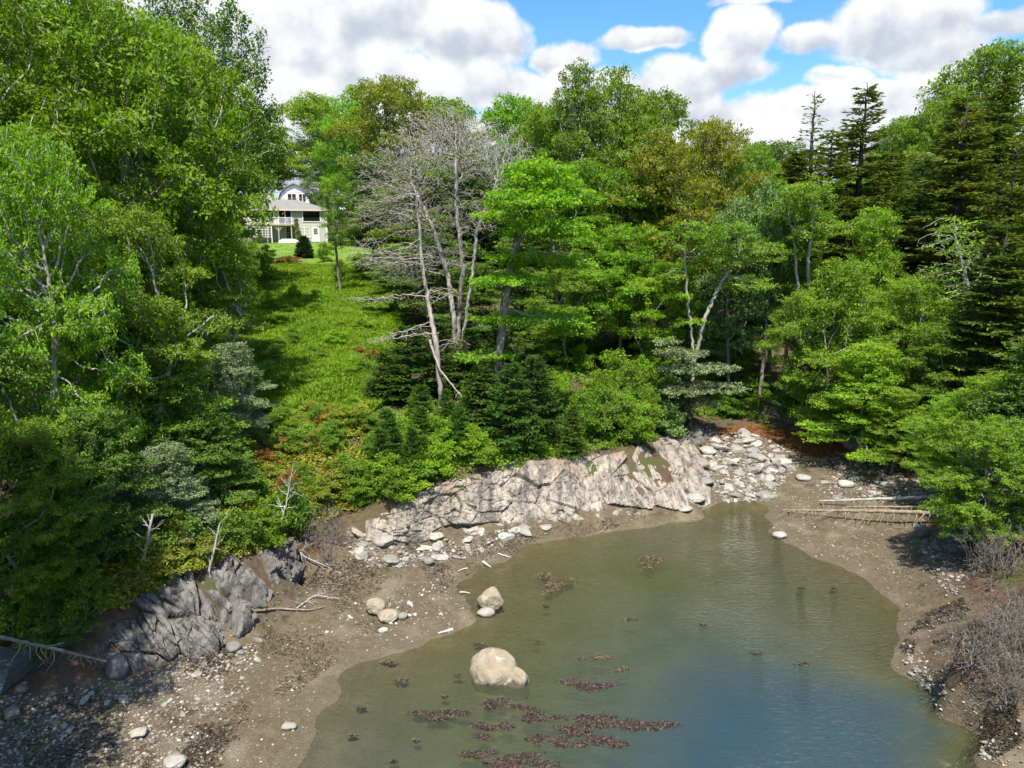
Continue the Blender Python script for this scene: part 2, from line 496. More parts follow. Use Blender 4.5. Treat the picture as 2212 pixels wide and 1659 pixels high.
for (px, py, z) in [(500, 1450, .35), (300, 1500, .6), (100, 1600, .65), (0, 1480, 1.3), (-100, 1640, 1.2), (400, 1600, .38), (560, 1550, .14), (600, 1350, .38), (700, 1280, .38), (700, 1380, .16), (780, 1225, .55), (850, 1300, .2), (900, 1205, .35), (640, 1240, .5), (760, 1165, 1.0), (250, 1430, 1.0), (120, 1490, 1.0), (430, 1425, .6), (560, 1345, .6),
                    (900, 1165, .55), (1010, 1150, .5), (1120, 1133, .45), (1230, 1125, .4), (1330, 1112, .38), (1430, 1108, .3), (1500, 1098, .2),
                    (1560, 1040, .35), (1600, 960, 1.1), (1640, 1020, .45), (1720, 1060, .25), (1720, 980, .8), (1760, 1130, .2), (1850, 1150, .22), (1950, 1210, .3), (2000, 1170, .6), (1900, 1060, .5), (1850, 1000, .9), (2000, 1050, .8), (2060, 1130, 1.0), (1990, 1300, .3), (2080, 1260, 1.0), (1985, 1420, .35), (2090, 1400, 1.1), (2060, 1500, .5), (2150, 1560, .45), (2190, 1300, 1.6),
                    # bank tops and slope
                    (230, 1340, 1.75), (330, 1270, 2.1), (450, 1235, 2.0), (560, 1195, 1.7), (640, 1180, 1.2), (0, 1370, 1.7), (100, 1290, 2.3), (690, 1130, 1.6), (760, 1100, 1.7), (850, 1085, 1.9), (950, 1050, 2.1), (1050, 1022, 2.2), (1150, 1002, 2.2), (1250, 988, 2.2), (1370, 972, 2.0), (1450, 940, 1.6), (1520, 905, 1.5), (1600, 890, 1.5), (1700, 900, 1.6), (1800, 930, 1.6), (1900, 960, 1.7), (2050, 1000, 1.5), (1620, 865, 1.8),
                    (600, 1000, 2.9), (680, 950, 3.3), (780, 940, 3.5), (950, 895, 3.7), (1070, 930, 3.1), (1200, 900, 3.2), (1345, 785, 4.0), (1450, 870, 2.6), (1750, 830, 2.9), (1900, 860, 3.0), (2140, 825, 3.6)]:
    ctl.append((*ray_z(px, py, z), z))
MEAD = [(33, 3.9), (40, 4.9), (50, 6.3), (60, 7.6), (70, 8.85), (80, 10.05), (92, 11.55), (108, 13.3), (120, 13.9), (135, 16.5), (150, 18.6), (200, 23.0)]
for (Y, z) in MEAD:
    for px in (590, 760) if Y < 100 else (500, 640, 800):
        ctl.append((ray_Y(px, 800, Y)[0], Y, z))
ctl += [(-15, 16, 2.7), (-22, 16, 4.6), (-26, 26, 5.2), (-20, 40, 5.5), (-45, 30, 8), (-40, 60, 9), (-60, 60, 11), (-18, 8, 2.4), (-11, 8, .9), (-9, 2, .6), (-4, 4, -.6), (2, 2, -1.6), (8, 4, -1.4), (11.6, 6, .0), (13.0, 6, .6), (16, 6, 2.2), (12.4, 13.6, 1.1), (15, 13.5, 2.4), (11.9, 17.5, 1.0), (14, 18, 2.2), (24, 12, 4.0), (30, 25, 4.5), (28, 35, 4.0), (30, 50, 4.2), (50, 40, 8), (10, 60, 5.6), (25, 70, 6.5), (0, 80, 8.6), (50, 80, 9.5), (0, 110, 12.5), (40, 120, 13), (90, 90, 15), (90, 150, 19), (0, 160, 18), (-100, 100, 18), (-120, 40, 14), (0, 250, 27), (-150, 250, 30), (150, 250, 30), (120, 30, 14), (-60, -20, 9), (-14, -20, 1.5), (-6, -20, -.6), (4, -20, -2.2), (13, -20, .5), (20, -20, 3), (60, -20, 9), (-150, -20, 15), (150, -20, 15), (14, 55, 4.6), (22, 44, 2.6), (18, 48, 3.0), (5, 45, 4.2), (-3, 50, 5.4), (0, 40, 4.0)]
ctl = np.array(ctl, float)
_D = np.sqrt(((ctl[:, None, :2] - ctl[None, :, :2]) ** 2).sum(-1))
_n = len(ctl)
_A = np.zeros((_n + 1, _n + 1))
_A[:_n, :_n] = -_D - np.eye(_n) * 0.35
_A[:_n, _n] = 1
_A[_n, :_n] = 1
_w = np.linalg.solve(_A, np.concatenate([ctl[:, 2], [0]]))


def sstep(a, b, x):
    t = np.clip((x - a) / (b - a), 0, 1)
    return t * t * (3 - 2 * t)


def ground(x, y):
    x = np.atleast_1d(np.asarray(x, float)).ravel()
    y = np.atleast_1d(np.asarray(y, float)).ravel()
    z = np.empty(len(x))
    for a in range(0, len(x), 20000):
        dx = x[a:a + 20000, None] - ctl[None, :, 0]
        dy = y[a:a + 20000, None] - ctl[None, :, 1]
        z[a:a + 20000] = -np.sqrt(dx * dx + dy * dy) @ _w[:_n] + _w[_n]
    P = np.stack([x, y, np.zeros_like(x)], 1)
    hill = sstep(1.2, 2.6, z)
    z = z + hill * 0.28 * fbm(P * 0.35, 4, 3) + 0.05 * fbm(P * 0.9, 4, 5) + 0.018 * fbm(P * 4.1, 3, 8)
    return z


def gz(x, y):
    return float(ground(x, y)[0])


def gp(px, py, tmax=260):
    """where the sight line through that point of the picture meets the ground"""
    v = px_dir(px, py)
    t = np.concatenate([np.arange(8, 60, 0.25), np.arange(60, tmax, 1.0)])
    h = CAM_H + v.z * t - ground(v.x * t, v.y * t)
    k = np.argmax(h < 0)
    if h[k] >= 0:
        k = len(t) - 1
    t0, t1 = t[max(k - 1, 0)], t[k]
    for _ in range(8):
        tm = (t0 + t1) / 2
        if CAM_H + v.z * tm < gz(v.x * tm, v.y * tm):
            t1 = tm
        else:
            t0 = tm
    x, y = v.x * t1, v.y * t1
    return Vector((x, y, gz(x, y)))


def axis(lo, hi, a, b, st, gr=1.09):
    c = list(np.arange(a, b, st))
    s_, q = st, b
    while q < hi:
        c.append(q); s_ *= gr; q += s_
    c.append(hi)
    s_, q, L = st, a, []
    while True:
        s_ *= gr; q -= s_
        if q <= lo: break
        L.append(q)
    return np.array([lo] + L[::-1] + c)


xs, ys = axis(-260, 260, -20, 24, 0.17), axis(-30, 420, 11, 46, 0.17)
GX, GY = np.meshgrid(xs, ys)
TZ = ground(GX.ravel(), GY.ravel())
TV = np.stack([GX.ravel(), GY.ravel(), TZ], 1)
nx, ny = len(xs), len(ys)
ii = np.arange((ny - 1) * nx).reshape(ny - 1, nx)[:, :-1].ravel()
TF = np.stack([ii, ii + 1, ii + nx + 1, ii + nx], 1)
fc = TV[TF].mean(1)


def in_poly(x, y, poly):
    poly = np.asarray(poly, float)
    r = np.zeros(len(x), bool)
    j = len(poly) - 1
    for i in range(len(poly)):
        xi, yi, xj, yj = *poly[i], *poly[j]
        c = ((yi > y) != (yj > y)) & (x < (xj - xi) * (y - yi) / (yj - yi + 1e-12) + xi)
        r ^= c
        j = i
    return r


def corridor(rows):
    a = [(ray_Y(l, 800, Y)[0], Y) for (Y, l, r_) in rows]
    b = [(ray_Y(r_, 800, Y)[0], Y) for (Y, l, r_) in rows]
    return a + b[::-1]


MEADOW = corridor([(32.5, 520, 800), (36, 470, 870), (45, 440, 880), (60, 440, 860), (76, 440, 850), (80, 440, 850)])
LAWN = corridor([(80, 440, 850), (92, 420, 900), (110, 380, 960), (121, 350, 960)])
PATH = [tuple(gp(*q)[:2]) for q in [(1165, 985), (1240, 985), (1235, 930), (1235, 880), (1225, 800), (1180, 800), (1180, 900)]]
wob = 0.7 * fbm(np.stack([fc[:, 0] * .5, fc[:, 1] * .5, 0 * fc[:, 0]], 1), 3, 21)
is_lawn = in_poly(fc[:, 0] + wob, fc[:, 1] + wob, LAWN)
is_mead = (in_poly(fc[:, 0] + wob, fc[:, 1] + wob, MEADOW) | in_poly(fc[:, 0] + .3 * wob, fc[:, 1] + .3 * wob, PATH)) & ~is_lawn
is_shore = (fc[:, 2] + 0.35 * wob < 1.25) & (fc[:, 1] < 48) & (fc[:, 0] > -19) & (fc[:, 0] < 27) & ~is_mead


def ground_mat(kind):
    m_, g = new_mat(kind + '_ground')
    geo = g.n('ShaderNodeNewGeometry')
    P = geo.outputs['Position']
    z = g.n('ShaderNodeSeparateXYZ', {0: P}).outputs[2]
    n1 = g.noise(P, 0.9, 6, 0.62)
    n2 = g.noise(P, 6.0, 6, 0.68)
    n3 = g.noise(P, 40.0, 4, 0.7)
    if kind == 'shore':
        col = g.mix(g.rng(n2, 0.3, 0.7), (0.080, 0.060, 0.035), (0.140, 0.110, 0.070))
        col = g.mix(g.rng(n1, 0.5, 0.66), col, (0.170, 0.140, 0.096))
        # rockweed and wrack stains
        col = g.mix(g.m('MULTIPLY', g.rng(g.noise(P, 1.7, 7, 0.7), 0.53, 0.62), g.rng(z, 0.12, 0.4)), col, (0.052, 0.040, 0.024))
        col = g.mix(g.m('MULTIPLY', g.rng(g.noise(g.vm('ADD', P, (9, 4, 0)), 2.1, 6, 0.7), 0.58, 0.68), g.rng(z, 0.3, 0.5)), col, (0.145, 0.088, 0.026))
        # wet rim
        zz = g.m('MULTIPLY_ADD', g.m('SUBTRACT', n1, 0.5), 0.22, z)
        wet = g.rng(zz, 0.09, 0.0, 0.0, 1.0)
        col = g.mix(g.m('MULTIPLY', wet, 0.35), col, (0.135, 0.115, 0.08))
        # bottom of the pool: olive silt, a paler rim
        deep = g.rng(z, -0.04, -0.6)
        col = g.mix(deep, col, (0.110, 0.105, 0.040))
        # rusty needle litter at the top of the beach
        col = g.mix(g.m('MULTIPLY', g.rng(z, 0.8, 1.15), g.rng(n2, 0.4, 0.55)), col, (0.095, 0.050, 0.028))
        col = g.mix(g.rng(n3, 0.3, 0.7), g.mix(1.0, col, (0.45, 0.45, 0.45), 'MULTIPLY'), g.mix(1.0, col, (1.3, 1.3, 1.3), 'MULTIPLY'))
        rough = g.rng(wet, 0, 1, 0.85, 0.45)
    elif kind == 'hillside':
        col = g.mix(g.rng(n2, 0.32, 0.68), (0.045, 0.031, 0.019), (0.105, 0.074, 0.045))
        col = g.mix(g.rng(n1, 0.5, 0.62), col, (0.050, 0.070, 0.016))
        col = g.mix(g.m('MULTIPLY', g.rng(n3, 0.52, 0.66), 0.5), col, (0.12, 0.062, 0.034))
        rough = 0.9
    elif kind == 'meadow':
        col = g.mix(g.rng(n2, 0.3, 0.7), (0.055, 0.105, 0.012), (0.105, 0.165, 0.020))
        col = g.mix(g.m('MULTIPLY', g.rng(n1, 0.56, 0.7), 0.7), col, (0.17, 0.135, 0.05))
        rough = 0.9
    else:
        col = g.mix(g.rng(n2, 0.3, 0.7), (0.095, 0.175, 0.020), (0.145, 0.235, 0.030))
        col = g.mix(g.m('MULTIPLY', g.rng(n1, 0.55, 0.7), 0.5), col, (0.20, 0.20, 0.06))
        rough = 0.9
    bp = g.n('ShaderNodeBump', {'Strength': 0.8, 'Distance': 0.06, 'Height': g.m('ADD', n2, g.m('MULTIPLY', n3, 0.5))})
    pr = g.n('ShaderNodeBsdfPrincipled', {'Base Color': col, 'Roughness': rough, 'Specular IOR Level': 0.25, 'Normal': bp.outputs[0]})
    g.n('ShaderNodeOutputMaterial', {0: pr.outputs[0]})
    return m_


def sub_ground(name, mask, kind):
    f = TF[mask]
    u, inv = np.unique(f.ravel(), return_inverse=True)
    o = obj(name, mesh_np(name, TV[u], [inv.reshape(-1, 4)], ground_mat(kind), smooth=True))
    o['kind'] = 'structure'
    return o


sub_ground('shore', is_shore, 'shore')
sub_ground('meadow', is_mead, 'meadow')
sub_ground('lawn', is_lawn, 'lawn')
sub_ground('hillside', ~(is_shore | is_mead | is_lawn), 'hillside')

# ------------------------------------------------------------------ water
wx_, wy_ = np.arange(-16, 18.01, 0.25), np.arange(-30, 34.01, 0.25)
WX, WY = np.meshgrid(wx_, wy_)
WZ = ground(WX.ravel(), WY.ravel())
wv = np.stack([WX.ravel(), WY.ravel(), np.zeros(WX.size)], 1)
k_ = np.arange((len(wy_) - 1) * len(wx_)).reshape(-1, len(wx_))[:, :-1].ravel()
wf = np.stack([k_, k_ + 1, k_ + len(wx_) + 1, k_ + len(wx_)], 1)
keep = WZ[wf].min(1) < 0.15
u, inv = np.unique(wf[keep].ravel(), return_inverse=True)
wm, g = new_mat('pool_water')
dep = g.n('ShaderNodeAttribute', attribute_name='depth').outputs['Fac']
P = g.n('ShaderNodeNewGeometry').outputs['Position']
q1 = g.noise(g.vm('MULTIPLY', P, (1.0, 2.6, 1)), 3.2, 3, 0.55, 0.4)
q2 = g.noise(g.vm('MULTIPLY', g.vm('ADD', P, (3, 7, 0)), (0.6, 2.2, 1)), 7.5, 2, 0.5, 0.3)
calm = g.rng(g.noise(P, 0.16, 3, 0.5), 0.40, 0.58, 0.35, 1.0)
gust = g.rng(g.n('ShaderNodeSeparateXYZ', {0: P}).outputs[0], -6.0, 5.0, 0.4, 1.0)
bp = g.n('ShaderNodeBump', {'Strength': g.m('MULTIPLY', g.m('MULTIPLY', calm, gust), 0.5), 'Distance': 0.15, 'Height': g.m('ADD', q1, g.m('MULTIPLY', q2, 0.55))})
fr = g.n('ShaderNodeFresnel', {'IOR': 1.55, 'Normal': bp.outputs[0]})
gl = g.n('ShaderNodeBsdfGlossy', {'Color': (1, 1, 1), 'Roughness': 0.03, 'Normal': bp.outputs[0]})
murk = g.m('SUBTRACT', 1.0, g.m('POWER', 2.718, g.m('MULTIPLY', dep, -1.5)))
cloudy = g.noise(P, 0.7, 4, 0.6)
body = g.n('ShaderNodeBsdfDiffuse', {'Color': g.mix(g.rng(dep, 0.5, 1.25), g.mix(g.rng(cloudy, .35, .65), (0.056, 0.066, 0.030), (0.074, 0.080, 0.040)), (0.024, 0.047, 0.058))})  # deep blue imitates reflected sky, put into the body colour by depth
clear = g.n('ShaderNodeBsdfTransparent', {'Color': (0.86, 0.88, 0.70)})
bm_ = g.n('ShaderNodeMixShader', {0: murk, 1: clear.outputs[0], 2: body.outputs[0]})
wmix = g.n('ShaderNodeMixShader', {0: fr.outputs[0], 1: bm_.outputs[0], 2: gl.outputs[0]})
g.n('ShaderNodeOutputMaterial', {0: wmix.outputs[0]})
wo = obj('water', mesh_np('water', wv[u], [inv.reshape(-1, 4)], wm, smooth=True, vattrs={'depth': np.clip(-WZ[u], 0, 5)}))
wo['kind'] = 'structure'

# ------------------------------------------------------------------ tree kit
def colonize(att, nodes, par, D, di, dk, iters, rs, up=0.12, jit=0.18):
    nodes, par, att = np.array(nodes, float), list(par), np.array(att, float)

    def near(A, B):
        d2 = ((A[:, None] - B[None]) ** 2).sum(-1)
        j = d2.argmin(1)
        return np.sqrt(d2[np.arange(len(A)), j]), j
    nd, ni = near(att, nodes)
    for it in range(iters):
        act = nd < di
        if not act.any():
            if len(att) == 0: break
            di *= 1.3
            continue
        v = att[act] - nodes[ni[act]]
        v /= np.linalg.norm(v, axis=1, keepdims=True) + 1e-9
        Sm = np.zeros_like(nodes)
        np.add.at(Sm, ni[act], v)
        sel = np.unique(ni[act])
        dr = Sm[sel]
        dr /= np.linalg.norm(dr, axis=1, keepdims=True) + 1e-9
        dr = dr + rs.normal(0, jit, dr.shape)
        dr[:, 2] += up
        dr /= np.linalg.norm(dr, axis=1, keepdims=True) + 1e-9
        new = nodes[sel] + D * dr
        base = len(nodes)
        nodes = np.vstack([nodes, new])
        par += list(sel)
        d2, j2 = near(att, new)
        lt = d2 < nd
        nd = np.where(lt, d2, nd)
        ni = np.where(lt, j2 + base, ni)
        kp = nd > dk
        att, nd, ni = att[kp], nd[kp], ni[kp]
        if len(att) == 0: break
    return nodes, np.array(par)


def radii(par, r_trunk, e=2.3, rmin=0.006):
    n = len(par)
    c = np.zeros(n)
    pl = par.tolist()
    for i in range(n - 1, 0, -1):
        if c[i] == 0: c[i] = 1.0
        if pl[i] >= 0: c[pl[i]] += c[i]
    c[c == 0] = 1
    r = c ** (1 / e)
    return np.maximum(r * (r_trunk / r[0]), rmin), c


def tubes(nodes, par, r, k=5):
    """skin a branch skeleton: one ring per node, extra start rings where a side branch leaves"""
    n = len(nodes)
    has = par >= 0
    idx = np.nonzero(has)[0]
    dirv = np.zeros((n, 3))
    dirv[idx] = nodes[idx] - nodes[par[idx]]
    for i in np.nonzero(~has)[0]:
        ch = np.nonzero(par == i)[0]
        dirv[i] = nodes[ch[0]] - nodes[i] if len(ch) else (0, 0, 1)
    dirv /= np.linalg.norm(dirv, axis=1, keepdims=True) + 1e-9
    best = np.full(n, -1)
    order = idx[np.argsort(r[idx], kind='stable')]
    best[par[order]] = order                                   # the thickest child carries its parent on
    ref = np.array((0.31, 0.93, 0.17))
    u = np.cross(dirv, ref); u /= np.linalg.norm(u, axis=1, keepdims=True) + 1e-9
    v = np.cross(dirv, u)
    an = np.arange(k) * 2 * math.pi / k
    cs, sn = np.cos(an)[None, :, None], np.sin(an)[None, :, None]
    ring = nodes[:, None] + (u[:, None] * cs + v[:, None] * sn) * r[:, None, None]
    side = idx[best[par[idx]] != idx]
    ring2 = nodes[par[side]][:, None] + (u[side][:, None] * cs + v[side][:, None] * sn) * (np.minimum(r[side] * 1.15, r[par[side]]))[:, None, None]
    V = np.concatenate([ring.reshape(-1, 3), ring2.reshape(-1, 3)])
    start = np.full(n, -1)
    start[idx] = par[idx]
    start[side] = n + np.arange(len(side))
    a = start[idx][:, None] * k + np.arange(k)[None]
    b = idx[:, None] * k + np.arange(k)[None]
    F = np.stack([a, np.roll(a, -1, 1), np.roll(b, -1, 1), b], -1).reshape(-1, 4)
    return V, F


def leaf_quads(rs, cen, per, rx, rz, size, tilt=0.55, droop=0.15, lean=None, fold=0.12, wid=0.62):
    """kite-shaped leaves scattered in flat clusters around the twig ends"""
    n = len(cen) * per
    c = np.repeat(cen, per, 0)
    o = rs.normal(0, 1, (n, 3))
    o /= np.linalg.norm(o, axis=1, keepdims=True)
    o *= rs.random((n, 1)) ** 0.45
    p = c + o * np.array((rx, rx, rz))
    cl = np.repeat(rs.normal(0, tilt * 0.7, (len(cen), 3)), per, 0)
    nr = np.array((0, 0, 1.0)) + cl + rs.normal(0, tilt, (n, 3))
    if lean is not None: nr = nr + np.asarray(lean)
    nr /= np.linalg.norm(nr, axis=1, keepdims=True)
    t = rs.normal(0, 1, (n, 3)) + o * 0.8
    t[:, 2] -= droop
    t -= nr * (t * nr).sum(1, keepdims=True)
    t /= np.linalg.norm(t, axis=1, keepdims=True) + 1e-9
    b = np.cross(nr, t)
    L = (size * np.clip(np.exp(rs.normal(-.06, .36, n)), .45, 2.0))[:, None]
    m0 = p + t * L * 0.45 + nr * L * fold
    V = np.stack([p, m0 + b * L * wid / 2, p + t * L - nr * L * 0.05, m0 - b * L * wid / 2], 1)
    return V.reshape(-1, 3), np.arange(n * 4).reshape(-1, 4), np.clip(np.repeat(rs.random(len(cen)), per) * 0.65 + rs.random(n) * 0.35, 0, 1)


def lobes_points(rs, lobes, n, shell=0.55):
    """points in a set of ellipsoids (x, y, z, rx, ry, rz), denser to the upper shell"""
    L = np.array(lobes, float)
    vol = L[:, 3] * L[:, 4] * L[:, 5]
    k = rs.choice(len(L), n, p=vol / vol.sum())
    o = rs.normal(0, 1, (n, 3))
    o /= np.linalg.norm(o, axis=1, keepdims=True)
    o *= (shell + (1 - shell) * rs.random((n, 1))) * np.where(rs.random((n, 1)) < 0.8, 1, rs.random((n, 1)))
    o[:, 2] = np.where(o[:, 2] < -0.45, -o[:, 2] * .5, o[:, 2])
    return L[k, :3] + o * L[k, 3:6]


def crown_lobes(rs, H, W, z0, nl, prof, flat=0.55):
    out = []
    for i in range(nl):
        t = (i + rs.random()) / nl
        if prof == 'round': rr = math.sqrt(max(0.05, 1 - (2 * t - 0.85) ** 2 / 1.35))
        elif prof == 'spread': rr = min(1, 0.55 + t) * math.sqrt(max(0.05, 1 - max(0, t - .5) ** 2 * 3.6))
        elif prof == 'cone': rr = 1.05 * (1 - t) ** 0.75 + 0.06
        else: rr = 0.75 * math.sqrt(max(0.05, 1 - (2 * t - 0.9) ** 2 / 1.3))
        sz = W * rs.uniform(0.15, 0.24)
        a = rs.uniform(0, 6.283) if i else 0
        a = i * 2.4 + rs.uniform(-.5, .5)
        rad = max(0, W / 2 * rr - sz * 0.75) * rs.uniform(0.75, 1.05)
        out.append((rad * math.cos(a), rad * math.sin(a), z0 + (H - z0) * (0.06 + 0.88 * t), sz, sz, sz * flat * rs.uniform(.8, 1.2)))
        if i % 2 == 0:
            out.append((rad * .35 * math.cos(a + 2), rad * .35 * math.sin(a + 2), z0 + (H - z0) * (0.1 + 0.85 * t), sz, sz, sz * flat))
    return out


def grow(seed, lobes, trunk, r_trunk, natt, D=0.3, di=2.4, dk=0.5, per=10, rx=0.42, rz=0.13, size=0.135, tipr=6, tilt=0.55, shell=0.5, iters=70, up=0.1, fine=0.3, k=5, lean=None, keep=1.0, jit=0.18, wid=0.62, rmin=0.006, e=2.3):
    """trunk: list of stems, each a list of points. Returns wood (V, F) and leaves (V, F, rnd)."""
    rs = np.random.RandomState(seed)
    nodes, par = [], []
    for stem in trunk:
        prev = -1
        for a, b in zip(stem[:-1], stem[1:]):
            a, b = np.array(a, float), np.array(b, float)
            m_ = max(1, int(round(np.linalg.norm(b - a) / D)))
            for q in range(0 if prev < 0 else 1, m_ + 1):
                p = a + (b - a) * q / m_ + (rs.normal(0, 0.02, 3) if 0 < q < m_ else 0)
                nodes.append(p); par.append(prev); prev = len(nodes) - 1
    if len(trunk) > 1:          # join further stems at the foot of the first
        st, c = [], 0
        for i, q in enumerate(par):
            if q < 0 and i > 0: par[i] = 0
    att = lobes_points(rs, lobes, natt, shell)
    nd, pr = colonize(att, nodes, par, D, di, dk, iters, rs, up, jit)
    r, cnt = radii(pr, r_trunk, e, rmin)
    flare = 1 + 0.5 * np.exp(-(nd[:, 2] - nd[0, 2]) / 0.35)
    V, F = tubes(nd, pr, np.where(r > r_trunk * .5, r * flare, r), k)
    tips = np.nonzero(cnt <= tipr)[0]
    tips = tips[tips >= len(nodes)]
    if keep < 1: tips = tips[rs.random(len(tips)) < keep]
    LV = None
    if per:
        LV = leaf_quads(rs, nd[tips], per, rx, rz, size, tilt, lean=lean, wid=wid)
    return (V, F), LV, nd


def proto_tree(seed, H, W, z0, prof, nl=16, natt=1300, r=0.17, bend=0.25, stems=1, per=24, flat=0.5, **kw):
    natt = int(natt * 2.4)
    for k_, v_ in dict(e=2.55, D=.24, dk=.33, tipr=7, rx=.36, rz=.11, size=.125).items():
        kw.setdefault(k_, v_)
    rs = np.random.RandomState(seed + 500)
    lob = crown_lobes(rs, H, W, z0, nl, prof, flat)
    trunk = []
    for s_ in range(stems):
        top = H * 0.62 if stems == 1 else H * rs.uniform(.42, .6)
        x = y = 0.0
        pts = [(0.0, 0.0, -0.5)]
        n = 6
        dx, dy = (rs.normal(0, bend * .4, 2) if stems == 1 else (math.cos(2.4 * s_ + seed) * bend * 1.6, math.sin(2.4 * s_ + seed) * bend * 1.6))
        for i in range(1, n + 1):
            x += dx + rs.normal(0, bend * .3); y += dy + rs.normal(0, bend * .3)
            pts.append((x, y, top * i / n))
        trunk.append(pts)
    wood, lv, nd = grow(seed, lob, trunk, r, natt, per=per, **kw)
    return dict(H=H, W=W, wood=mesh_np('trunk', wood[0], [wood[1]], M['bark'], smooth=True),
                crown=mesh_np('crown', lv[0], [lv[1]], M['maple'], attrs={'rnd': lv[2]}))


def spruce_mesh(seed, H, W, z0, dz=0.30, droop=0.25, nb=6, dens=1.0, size=0.20, ragged=0.25, top_bare=0.0, pw=0.8, young=False):
    rs = np.random.RandomState(seed)
    segs_n, segs_p = [], []
    ntr = int(H / 0.4)
    nodes = [(0.02 * rs.normal(), 0.02 * rs.normal(), -0.4)]
    par = [-1]
    rad = [0.02 * H * 0.8 + .03]
    for i in range(1, ntr + 1):
        nodes.append((rs.normal(0, .02), rs.normal(0, .02), H * i / ntr)); par.append(i - 1)
        rad.append((0.016 * H + .02) * (1 - i / ntr) + 0.012)
    tw_c, tw_t, tw_n = [], [], []
    z = z0 * 0.35
    while z < H * 0.985:
        u = z / H
        L0 = W / 2 * max(0.0, 1 - u) ** pw + 0.10
        dead = z < z0
        for b in range(nb if not dead else 2):
            a = rs.uniform(0, 6.283)
            L = L0 * rs.uniform(1 - ragged, 1 + ragged * .6) * (0.8 if dead else 1)
            tr = min(ntr, int(u * ntr))
            base = np.array(nodes[tr]); base[2] = z + rs.uniform(-.1, .1)
            e = rs.uniform(-.12, .12) + (0.45 * u if not young else .25 + .3 * u) - droop * (1 - u)
            n = max(3, int(L / 0.13))
            pv = tr
            p = base.copy()
            for i in range(n):
                s_ = (i + 1) / n
                ee = e - droop * 0.7 * math.sin(s_ * 2.2) + droop * 0.9 * s_ * s_
                p = p + np.array((math.cos(a), math.sin(a), ee)) * (L / n)
                a += rs.normal(0, .05)
                nodes.append(tuple(p)); par.append(pv); pv = len(nodes) - 1
                rad.append(max(0.006, (0.010 + 0.012 * L) * (1 - s_)))
                if dead: continue
                sl = min(0.55, 0.16 + 0.34 * L * (1 - s_) ** .7 * .9)
                for sd in (-1, 1):
                    if rs.random() > dens: continue
                    ta = a + sd * rs.uniform(.55, 1.05)
                    tv = np.array((math.cos(ta), math.sin(ta), ee * .5 - 0.12 + rs.normal(0, .13)))
                    m_ = max(2, int(sl / 0.06))
                    for q in range(m_):
                        tw_c.append(p + tv * (sl * (q + rs.random() * .5) / m_)); tw_t.append(tv)
                tw_c.append(p); tw_t.append(np.array((math.cos(a), math.sin(a), ee)))
        z += dz * rs.uniform(.75, 1.25) * (0.7 + .5 * (1 - u))
    V, F = tubes(np.array(nodes), np.array(par), np.array(rad), 4)
    c, t = np.array(tw_c), np.array(tw_t)
    if top_bare:
        kp = (c[:, 2] < H * (1 - top_bare)) | (rs.random(len(c)) < .18)
        c, t = c[kp], t[kp]
    n = len(c)
    t = t + rs.normal(0, .35, (n, 3))
    t /= np.linalg.norm(t, axis=1, keepdims=True)
    nr = np.array((0, 0, 1.0)) + rs.normal(0, .55, (n, 3))
    b = np.cross(t, nr); b /= np.linalg.norm(b, axis=1, keepdims=True)
    L = (size * rs.uniform(.7, 1.3, n))[:, None]
    Wd = L * 0.17
    q = np.stack([c - t * L * .2, c + t * L * .35 + b * Wd, c + t * L, c + t * L * .35 - b * Wd], 1).reshape(-1, 3)
    b2 = np.cross(t, b)
    q2 = np.stack([c - t * L * .2, c + t * L * .3 + b2 * Wd, c + t * L, c + t * L * .3 - b2 * Wd], 1).reshape(-1, 3)
    Q = np.concatenate([q, q2])
    rnd = np.tile(np.clip(rs.random(n) * .7 + .3 * (np.abs(fbm(c * 1.3, 2, seed)) > .2), 0, 1), 2)
    return dict(H=H, W=W, wood=mesh_np('trunk', V, [F], M['bark_dark'], smooth=True),
                crown=mesh_np('crown', Q, [np.arange(len(Q)).reshape(-1, 4)], M['spruce'], attrs={'rnd': rnd}))


def shrub_proto(seed, nl=7, natt=800, per=22, size=0.085, H=2.0, W=2.4):
    rs = np.random.RandomState(seed)
    lob = crown_lobes(rs, H, W, 0.15, nl, 'round', .7)
    st = [[(0, 0, -.2), (math.cos(a) * .25, math.sin(a) * .25, .5)] for a in (0, 2.1, 4.2)]
    wood, lv, nd = grow(seed, lob, st, 0.04, natt, D=.14, di=1.2, dk=.18, per=per, rx=.18, rz=.11, size=size, tilt=.65, k=3, iters=40)
    return dict(H=H, W=W, wood=mesh_np('stem', wood[0], [wood[1]], M['bark'], smooth=True),
                crown=mesh_np('foliage', lv[0], [lv[1]], M['maple'], attrs={'rnd': lv[2]}))


def twig_proto(seed, H, W, natt=700, D=.12, r=.05, stems=4, flat=.7, rmin=.006):
    """bare brush: stems and twigs, no leaves"""
    rs = np.random.RandomState(seed)
    lob = crown_lobes(rs, H, W, .2, 8, 'round', flat)
    st = [[(0, 0, -.2), (math.cos(a) * .2 * W / 2, math.sin(a) * .2 * W / 2, H * .3)] for a in np.arange(stems) * 6.283 / stems + rs.random()]
    wood, lv, nd = grow(seed, lob, st, r, natt, D=D, di=1.0 * H / 2, dk=.16, per=0, k=3, iters=60, jit=.3, rmin=rmin)
    return dict(H=H, W=W, wood=mesh_np('branches', wood[0], [wood[1]], M['brush'], smooth=True))


